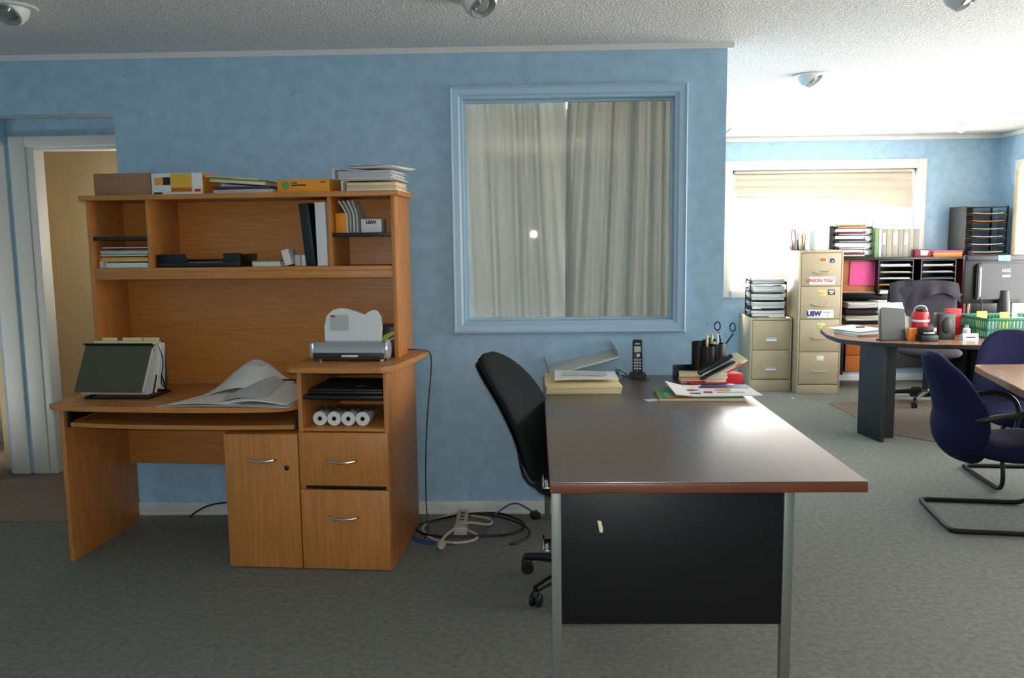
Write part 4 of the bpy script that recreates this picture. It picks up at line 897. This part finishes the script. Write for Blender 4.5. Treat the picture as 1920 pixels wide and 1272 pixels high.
for x, nm, ms in ((3.445, 'beside the pink paper', [M_paper, M_yellow, M_paper, M_cream, M_paper]), (3.845, 'at right end', [M_paper, M_paper, M_navycard, M_paperg, M_paperg])):
    for i, z in enumerate(zs):
        th = (.032, .008, .010, .010, .016)[i]
        o = sheets(3, .28, .22, th/3, .006, .03, int(x*100)+i, [0], bend=.003 if i in (0, 4) else 0).build('paper_pile', ms[i], None, (x, 3.84, z+.0065), 0)
        tag(o, '%s papers in the %s slot of the black sorter %s' % (['white', 'yellow' if x < 3.6 else 'white', 'white' if x < 3.6 else 'navy', 'cream' if x < 3.6 else 'grey', 'white' if x < 3.6 else 'grey'][i], ['bottom', 'second lowest', 'middle', 'second highest', 'top'][i], nm), 'papers', 'papers in the far hutch sorters')
for i, (m_, lb) in enumerate(((M_cream, 'cream slim book standing between the two black sorters'), (M_greenp, 'green slim book standing between the two black sorters'), (M_redf, 'red slim book standing between the two black sorters'))):
    o = B(-.009, .009, -.08, .08, 0, .115-.006*i, .001).build('slim_book', m_, None, (3.622+.0195*i, 3.81, .906)); tag(o, lb, 'book', 'slim books between the sorters')
B(.69, .74, .10, .45, .895, .905).build('shelf', M_blackp, bd_); B(.40, 1.165, .10, .46, .885, .904).build('shelf', M_blackp, bd_)
for x, z0, n, th, ms, cc, lb, bnd in ((3.11, .9235, 1, .003, [M_paper], [0], 'thin white sheet on the shelf edge under the pink paper', 0),
    (3.13, .6605, 5, .009, [M_paper, M_manila, M_paperg], [0, 0, 1, 2, 0], 'low stack of white and manila papers on the black desk under window', .004),
    (3.12, .71, 6, .011, [M_grad, M_purple, M_blackp], [0, 2, 1, 0], 'stack of dark magazines on the papers of the black desk', .005),
    (3.15, .782, 5, .010, [M_paper, M_paperg], [0, 0, 1], 'white papers on the dark magazines of the black desk', .004),
    (3.42, .6605, 8, .022, [M_paper, M_paperg, M_manila], [0, 1, 0, 0, 2], 'tall white paper stack under the slot sorter beside the plum chair', 0)):
    pile('paper_pile', lb, 'papers', (x, 3.80, z0), R(3*(x-3.2)), n, .30, .25 if z0 != .9235 else .08, th, ms, .01, .06, int(z0*100), cc, bnd)
# on top of the hutch (z 1.255)
tx = (3.065, 3.88, 1.2555); tray_stack('black letter tray stack on the far hutch silhouetted against the window', tx, R(-2), 5, .33, .24, .068, M_blackm)
for i in range(5):
    m_ = [M_darkred, M_paper, M_navycard, M_darkred, M_orangep][i]
    o = sheets(5, .25, .2, .0085, .006, .04, 70+i, [0, 1, 2, 0, 0]).build('paper_pile', [m_, M_paperg, M_grad], None, (tx[0]-.015, tx[1], tx[2]+.068*i+.005), R(-2)); tag(o, '%s papers in the %s tray on top of the far hutch' % (['dark red', 'white', 'navy', 'crimson', 'orange'][i], ['lowest', 'second lowest', 'middle', 'second highest', 'top'][i]), 'papers', 'papers in trays on the far hutch')
    if i in (1, 2, 3):
        o = B(-.03, .03, -.02, .02, 0, .045, .006).build('note_block', M_whitep, None, (tx[0]+.125, tx[1]-.06, tx[2]+.068*i+.0045)); tag(o, 'white block in the %s tray on top of the far hutch' % ['', 'second lowest', 'middle', 'second highest'][i], 'block', 'white blocks in the far trays')
o = B(-.03, .03, -.1, .1, 0, .30, .002).build('dark_binder', M_grad, None, (2.875, 3.93, 1.2555)); tag(o, 'dark grey binder standing left of the tray stack on the far hutch', 'binder')
M_bs = [mat('binder_%s' % n, c, .65, var=.12, vscale=40, stretch=(1, 1, .2)) for n, c in (('pale', (150, 150, 140)), ('ecru', (160, 152, 132)), ('ash', (136, 138, 134)), ('stone', (146, 142, 128)))]
x = 3.262
for i, (wd, h_, m_, lb) in enumerate(((.034, .285, M_greenp, 'speckled green binder standing right of the tray stack on the far hutch'), (.026, .28, M_silver, 'thin grey binder standing next to the speckled green one on the far hutch'),
    (.046, .272, M_bs[2], 'ash grey binder between the thin grey binder and the ecru one'), (.050, .27, M_bs[1], 'ecru binder right of the ash grey one on the far hutch'), (.056, .272, M_bs[0], 'pale binder with a white spine label in the row on the hutch'),
    (.044, .268, M_bs[3], 'stone coloured binder right of the white labelled binder'), (.05, .268, M_bs[0], 'pale unlabelled binder third from right end of the binder row'), (.044, .27, M_bs[1], 'ecru binder second from right end of the binder row'), (.05, .268, M_bs[2], 'ash grey binder at right end of the binder row by the window casing'))):
    t = thing('standing_binder', lb, 'binder', (x+wd/2, 3.9, 1.2555), 0, 'binders standing on the far hutch')
    c_ = MB(); c_.box(-wd/2, wd/2, -.112, -.108, 0, h_, .001); c_.box(-wd/2, -wd/2+.003, -.11, .11, 0, h_, .001); c_.box(wd/2-.003, wd/2, -.11, .11, 0, h_, .001); c_.build('cover', m_, t)
    B(-wd/2+.004, wd/2-.006, -.10, .10, .004, h_-.008).build('pages', M_paperg, t)
    if i in (2, 4, 6): B(-wd*.3, wd*.3, -.1132, -.111, h_*.45, h_*.85).build('spine_label', M_paper, t)
    x += wd+.0025
nb = thing('note_box', 'small dark red box holding a white note on the far hutch', 'box', (3.70, 3.80, 1.2555), 0)
B(-.075, .075, -.06, .06, 0, .07, .002).build('body', M_darkred, nb); MB().prism([(-.03, 0), (.03, .0), (.045, .045), (-.035, .05)], -.001, .001, T(.01, -.062, .015) @ RX(PI/2)).build('note', M_paper, nb)
for i, m_ in enumerate((M_orangep, M_orange, M_pink)):
    o = sheets(2, .27, .22, .009, .006, .03, 90+i).build('folder', m_, None, (3.93, 3.84, 1.2555+.019*i), R(2-2*i)); tag(o, ['pale orange folder at bottom of the pile on the far hutch', 'bright orange folder in middle of the pile on the far hutch', 'pinkish folder on top of the orange ones on the far hutch'][i], 'folder', 'orange folders on the far hutch')
for i, (m_, lb) in enumerate(((M_greenp, 'green folder standing against the right side of far hutch'), (M_paper, 'white folder standing against the right side of far hutch'), (M_purple, 'purple folder standing against the right side of far hutch'))):
    o = MB().sheet(lambda u, v, i=i: (.01*math.sin(3*v), (u-.5)*.3, v*(.50+.05*i)), 3, 6, .006).build('folder', m_, None, (4.135+.014*i, 3.87, .70), 0); tag(o, lb, 'folder', 'folders beside the far hutch')
sb = B(-.16, .38, -.25, .22, 0, .70, .003).build('side_cabinet', M_blackp, None, (4.20, 3.88, 0)); bpy.data.objects.remove(sb)
rc = thing('return_desk', 'dark desk return in the far right corner behind the monitor', 'desk', (4.12, 3.2, 0), 0)
B(0, .46, 0, .92, .665, .695, .002).build('desktop', M_blackp, rc); B(.02, .05, .03, .9, 0, .665).build('side_panel', M_blackp, rc); B(.41, .44, .03, .9, 0, .665).build('side_panel', M_blackp, rc)
B(.075, .45, .62, .92, .695, 1.275, .002).build('upper_cabinet', M_blackp, rc)
# black literature file in the corner
wf2 = thing('literature_sorter', 'tall black slotted literature sorter in the far right corner', 'sorter', (4.33, 3.98, 1.2755), R(4))
B(-.215, -.205, -.14, .14, 0, .455).build('side', M_grad, wf2); B(-.205, -.20, .13, .14, 0, .455).build('back_edge', M_grad, wf2); B(-.205, .02, .132, .14, .0, .455).build('back', M_blackp, wf2); B(.20, .21, -.14, -.12, 0, .455).build('post', M_blackp, wf2); B(.20, .21, .12, .14, 0, .455).build('post', M_blackp, wf2)
for i in range(7): B(-.205, .20, -.14, .135, .008+.0735*i-.006, .008+.0735*i).build('slot_shelf', M_blackp, wf2)
for i in range(6):
    o = MB().sheet(lambda u, v, i=i: ((u-.5)*.30, (v-.5)*.2, .004+.006*(2*u-1)**2), 8, 2, .006).build('paper', [M_paper, M_paper, M_paperg, M_paperg, M_orangep, M_cream][i], None, (4.34, 3.93, 1.2755+.0095+.0735*i), R(4))
    tag(o, '%s paper in the %s slot of the tall black literature sorter' % (['white', 'white', 'grey', 'grey', 'orange', 'cream'][i], ['bottom', 'second lowest', 'third lowest', 'third highest', 'second highest', 'top'][i]), 'paper', 'papers in the literature sorter')

# ------------------------------------------------------------------ peninsula table with its clutter
pt = thing('peninsula_table', 'dark edged peninsula table with rounded end on a charcoal panel leg', 'table', (0, 0, 0), 0); pt.location = (2.45, 1.7, 0)
tp = [(-.262, .02), (-.24, -.08), (-.17, -.17), (-.06, -.255), (.08, -.33), (.25, -.40), (.5, -.44), (.9, -.45), (1.6, -.45), (1.6, .75), (.1, .98), (-.06, .88), (-.18, .6), (-.25, .25)]
m_ = MB(); m_.prism(tp, .70, .728, bev=.002); m_.prism([(x*.985+.005, y*.985+.003) for x, y in tp], .7275, .7305, mi=1)
m_.build('tabletop', [M_char, M_tabw], pt)
MB().prism([(-.045, .13), (.008, -.165), (.034, -.16), (-.019, .135)], 0, .70).build('panel_leg', M_char, pt)
MB().prism([(.0, -.045), (.155, -.035), (.157, -.012), (-.003, -.02)], 0, .70).build('cross_panel', M_char, pt)
B(1.5, 1.53, -.4, .6, 0, .70).build('panel_leg', M_char, pt)
mt_ = MB().prism([(2.58, 2.95), (2.62, 1.80), (2.90, 1.45), (3.6, 1.5), (3.75, 3.05), (3.3, 3.10)], .0005, .004).build('chair_mat', M_mat_); tag(mt_, 'brown plastic chair mat on the carpet beneath the plum chair', 'chair mat')
NZ = .7311
pile('paper_pile', 'yellow and white papers under the white sheets at left end of peninsula table', 'papers', (2.44, 1.96, NZ), R(14), 4, .22, .30, .007, [M_paper, M_yellow, M_paperg], .012, .1, 61, [0, 1, 0, 2])
o = MB().sheet(lambda u, v: ((u-.5)*.24, (v-.5)*.34, .004+.012*u), 6, 4, .003).build('white_sheets', M_paper, None, (2.43, 1.99, NZ+.03), R(22)); tag(o, 'white sheets fanned over the yellow papers at left end of peninsula table', 'papers')
o = B(-.035, .035, -.006, .006, 0, .012, .004).build('pen', M_grad, None, (2.44, 1.93, NZ+.049), R(10)); tag(o, 'dark pen lying on the white sheets of the peninsula table', 'pen')
mf = thing('magazine_holder', 'graphite document holder standing upright with a white board behind it', 'holder', (2.535, 1.55, NZ), R(10))
MB().prism([(-.10, 0), (.085, 0), (.085, .205), (.075, .222), (-.09, .235), (-.10, .22)], -.004, .004, RX(PI/2+R(-7)), bev=.002).build('front_panel', M_grad, mf)
MB().prism([(-.09, 0), (.165, 0), (.165, .155), (.125, .165), (.10, .262), (-.085, .262)], -.003, .003, T(0, .05, 0) @ RX(PI/2+R(-7))).build('white_board', M_greyp, mf)
B(-.10, .165, -.01, .07, 0, .008, .002).build('base', M_grad, mf)
pb = thing('pencil_box', 'black box with silver trim in front of the red canister', 'box', (2.735, 1.50, NZ), R(2))
B(-.062, .058, -.05, .05, 0, .045, .004).build('base', M_blackp, pb); B(-.05, .05, -.04, .04, .045, .10, .004).build('body', M_blackp, pb); B(-.045, .035, -.0425, -.039, .055, .064, .001).build('silver_strip', M_silver, pb)
MB().lathe([(0, 0), (.013, 0), (.013, .008), (0, .01)], 14, T(.03, -.04, .08) @ RX(PI/2)).build('dial', M_silver, pb)
rj = thing('red_canister', 'red canister with white band standing behind the black box', 'canister', (2.745, 1.63, NZ), 0)
MB().lathe([(0, 0), (.055, 0), (.058, .01), (.058, .17), (.05, .195), (.0, .20)], 26).build('body', M_red, rj); MB().lathe([(.0595, .125), (.0605, .125), (.0605, .14), (.0595, .14)], 26, cap=False).build('band', M_whitep, rj)
MB().lathe([(.0, .20), (.035, .20), (.038, .215), (.02, .225), (0, .225)], 20).build('lid', M_grad, rj)
MB().tube([(-.045, 0, .2), (-.03, 0, .235), (.03, 0, .235), (.045, 0, .2)], .006, 8, smooth=2).build('wire_handle', M_nickel, rj)
oc_ = B(-.03, .03, -.02, .02, 0, .085, .003).build('orange_card_box', M_orangep, None, (2.655, 1.55, NZ), R(8)); tag(oc_, 'small orange box between the document holder and the black box', 'box')
spk = thing('speaker', 'black desktop speaker with oval driver on the peninsula table', 'speaker', (2.905, 1.60, NZ), R(4))
B(-.06, .06, -.03, .05, 0, .185, .006).build('body', M_blackp, spk)
MB().lathe([(0, .018), (.018, .016), (.034, .010), (.040, .0), (.040, -.003), (0, -.003)], 28, T(0, -.030, .10) @ Matrix.Diagonal((1, 1, 1.5, 1)) @ RX(PI/2)).build('driver', M_grad, spk)
rbd = B(-.05, .06, -.02, .02, 0, .19, .002).build('red_binder', M_redf, None, (3.10, 1.90, NZ), R(4)); tag(rbd, 'red binder standing behind the black speaker on peninsula table', 'binder')
nh = thing('card_holder', 'white business card holder in front of the green crate', 'card holder', (3.055, 1.56, NZ), R(3))
MB().prism([(-.03, 0), (.03, 0), (.022, .03), (-.01, .045), (-.02, .045)], -.055, .055, Matrix(((0, 0, 1, 0), (1, 0, 0, 0), (0, 1, 0, 0), (0, 0, 0, 1)))).build('holder', M_whitep, nh)
B(-.03, .03, -.0335, -.029, .015, .024).build('print', M_grad, nh)
bt = thing('small_bottle', 'small white bottle behind the business card holder', 'bottle', (3.10, 1.68, NZ), 0)
MB().lathe([(0, 0), (.024, 0), (.025, .004), (.025, .06), (.016, .07), (0, .07)], 20).build('body', M_whitep, bt); MB().lathe([(0, .071), (.014, .071), (.014, .09), (0, .09)], 16).build('cap', M_silver, bt)
# green crate
cr = thing('plastic_crate', 'green slotted plastic crate on right of the peninsula table', 'crate', (3.49, 1.80, NZ), R(3))
cw, cd_, ch = .62, .40, .145
def slot_wall(w_, n, mb, m):
    mb.box(-w_/2, w_/2, -.003, .003, 0, .012, 0, 0, m); mb.box(-w_/2, w_/2, -.003, .003, .052, .072, 0, 0, m); mb.box(-w_/2, w_/2, -.006, .006, .122, .145, .002, 0, m)
    for i in range(n+1):
        x = -w_/2+.006+(w_-.012)*i/n; mb.box(x-.006, x+.006, -.003, .003, 0, .145, 0, 0, m)
for k, (w_, n, m) in enumerate(((cw, 24, T(0, -cd_/2, 0)), (cw, 24, T(0, cd_/2, 0)), (cd_, 15, T(-cw/2, 0, 0) @ RZ(PI/2)), (cd_, 15, T(cw/2, 0, 0) @ RZ(PI/2)))):
    mb = MB(); slot_wall(w_, n, mb, m); mb.build('slotted_wall', M_green, cr)
B(-cw/2, cw/2, -cd_/2, cd_/2, 0, .005).build('crate_floor', M_green, cr)
for i, (x, y, w_, h_, lb) in enumerate(((-.27, -.10, .075, .18, 'yellow note card at left end of the green crate'), (-.12, -.12, .07, .175, 'yellow note card second from left in the green crate'), (-.05, -.12, .035, .178, 'small pale note card third in the green crate'), (.19, -.12, .09, .185, 'yellow note card at right in the green crate'))):
    o = B(-w_/2, w_/2, -.002, .002, 0, h_, .0005).build('note_card', M_postit if i != 2 else M_cream, None, Vector((3.49+x, 1.80+y, NZ+.0055)), (R(-5), 0, R(3))); tag(o, lb, 'note card', 'note cards in the green crate')
for i, (x, lb) in enumerate(((-.17, 'white paper bundle at left inside the green crate'), (.02, 'white paper bundle in middle of the green crate'), (.2, 'cream paper bundle at right inside the green crate'))):
    o = sheets(5, .16, .26, .02, .004, .03, 120+i).build('paper_bundle', [M_paper, M_paper, M_cream][i], None, (3.49+x, 1.83, NZ+.0055), R(3)); tag(o, lb, 'papers', 'paper bundles in the green crate')
# monitor seen from behind
mo = thing('monitor', 'black monitor seen from behind with white logo and teal sticker', 'monitor', (3.62, 2.22, NZ), R(4))
B(-.30, .30, -.012, .02, .20, .575, .008).build('bezel', M_blackp, mo)
MB().prism([(-.225, .235), (.225, .235), (.225, .50), (.20, .515), (-.20, .515), (-.225, .50)], .010, .055, RX(PI/2), bev=.008).build('back_cover', M_grad if 0 else M_char, mo)
B(-.29, .29, -.02, -.011, .53, .570, .004).build('top_housing', M_char, mo)
text('AOC', .032, mo, (-.0, -.0562, .455), m=M_whitep, bold=.001, name='logo'); B(-.03, .035, -.0565, -.054, .405, .422).build('white_label', M_paperg, mo)
ts = B(-.05, .05, -.0225, -.0195, .527, .572, .002).build('teal_sticker', M_teal, mo); B(-.045, -.02, -.0235, -.022, .535, .565, .001).build('sticker_print', M_paperg, ts)
for x in (-.20, .20): B(x-.005, x+.005, -.058, -.05, .26, .48).build('vent_rib', M_silver, mo)
MB().tube([(0, -.03, .02), (0, -.045, .15), (0, -.04, .30)], [.05, .045, .04], 14).build('stand_neck', M_grad, mo); MB().lathe([(0, 0), (.13, 0), (.13, .008), (.05, .02), (0, .022)], 32).build('stand_base', M_blackp, mo)
for i, (x, m_) in enumerate(((-.19, M_blackp), (.17, M_bluec))): MB().tube([(x, -.04, .25), (x+.01, -.06, .20), (x+.0, -.07, .12), (x-.06, -.03, .02)], .006, 8, smooth=2).build('monitor_cable', m_, mo)

# ---- plum swivel chair behind the peninsula table, dark garment over its back
pc = thing('swivel_chair', 'plum black swivel chair with a garment over its back behind peninsula table', 'office chair', (3.42, 2.95, 0), R(-104))
swivel_base(pc, [R(104+230+72*k) for k in range(5)], .31)
B(-.12, .12, -.1, .1, .40, .43, .01).build('seat_mechanism', M_blackp, pc)
st = [(-.24+.50*i/14, .465-.02*max(0, (i-11)/3), .25*math.sqrt(max(.04, 1-abs(2*i/14-1)**5)), .045*math.sqrt(max(.06, 1-abs(2*i/14-1)**6)), PI/2) for i in range(15)]
pad(st, 0, 28, 3).build('seat', M_fabp, pc)
back_pad([(-.215, .53), (-.245, .62), (-.26, .76), (-.28, .90), (-.30, 1.01)], .27, .05, .02, 22, .15, .2, .97, .9).build('backrest', M_fabp, pc)
MB().tube([(-.05, 0, .42), (-.24, 0, .42), (-.30, 0, .5), (-.31, 0, .65)], .02, 10, smooth=1).build('back_support', M_blackp, pc)
gr = MB().sheet(lambda u, v: (-.292+.088*math.cos(PI*v)+.007*math.sin(14*u+3*v)+.006*math.sin(25*u-2*v), (u-.5)*.57, 1.062-.03*(2*u-1)**4 - (.27*(.5-v)*2*(.7+.3*math.sin(5*u+1)) if v <= .5 else .18*(v-.5)*2)), 36, 12, .006)
gr.build('draped_garment', M_fabp, pc, smooth=1.5)
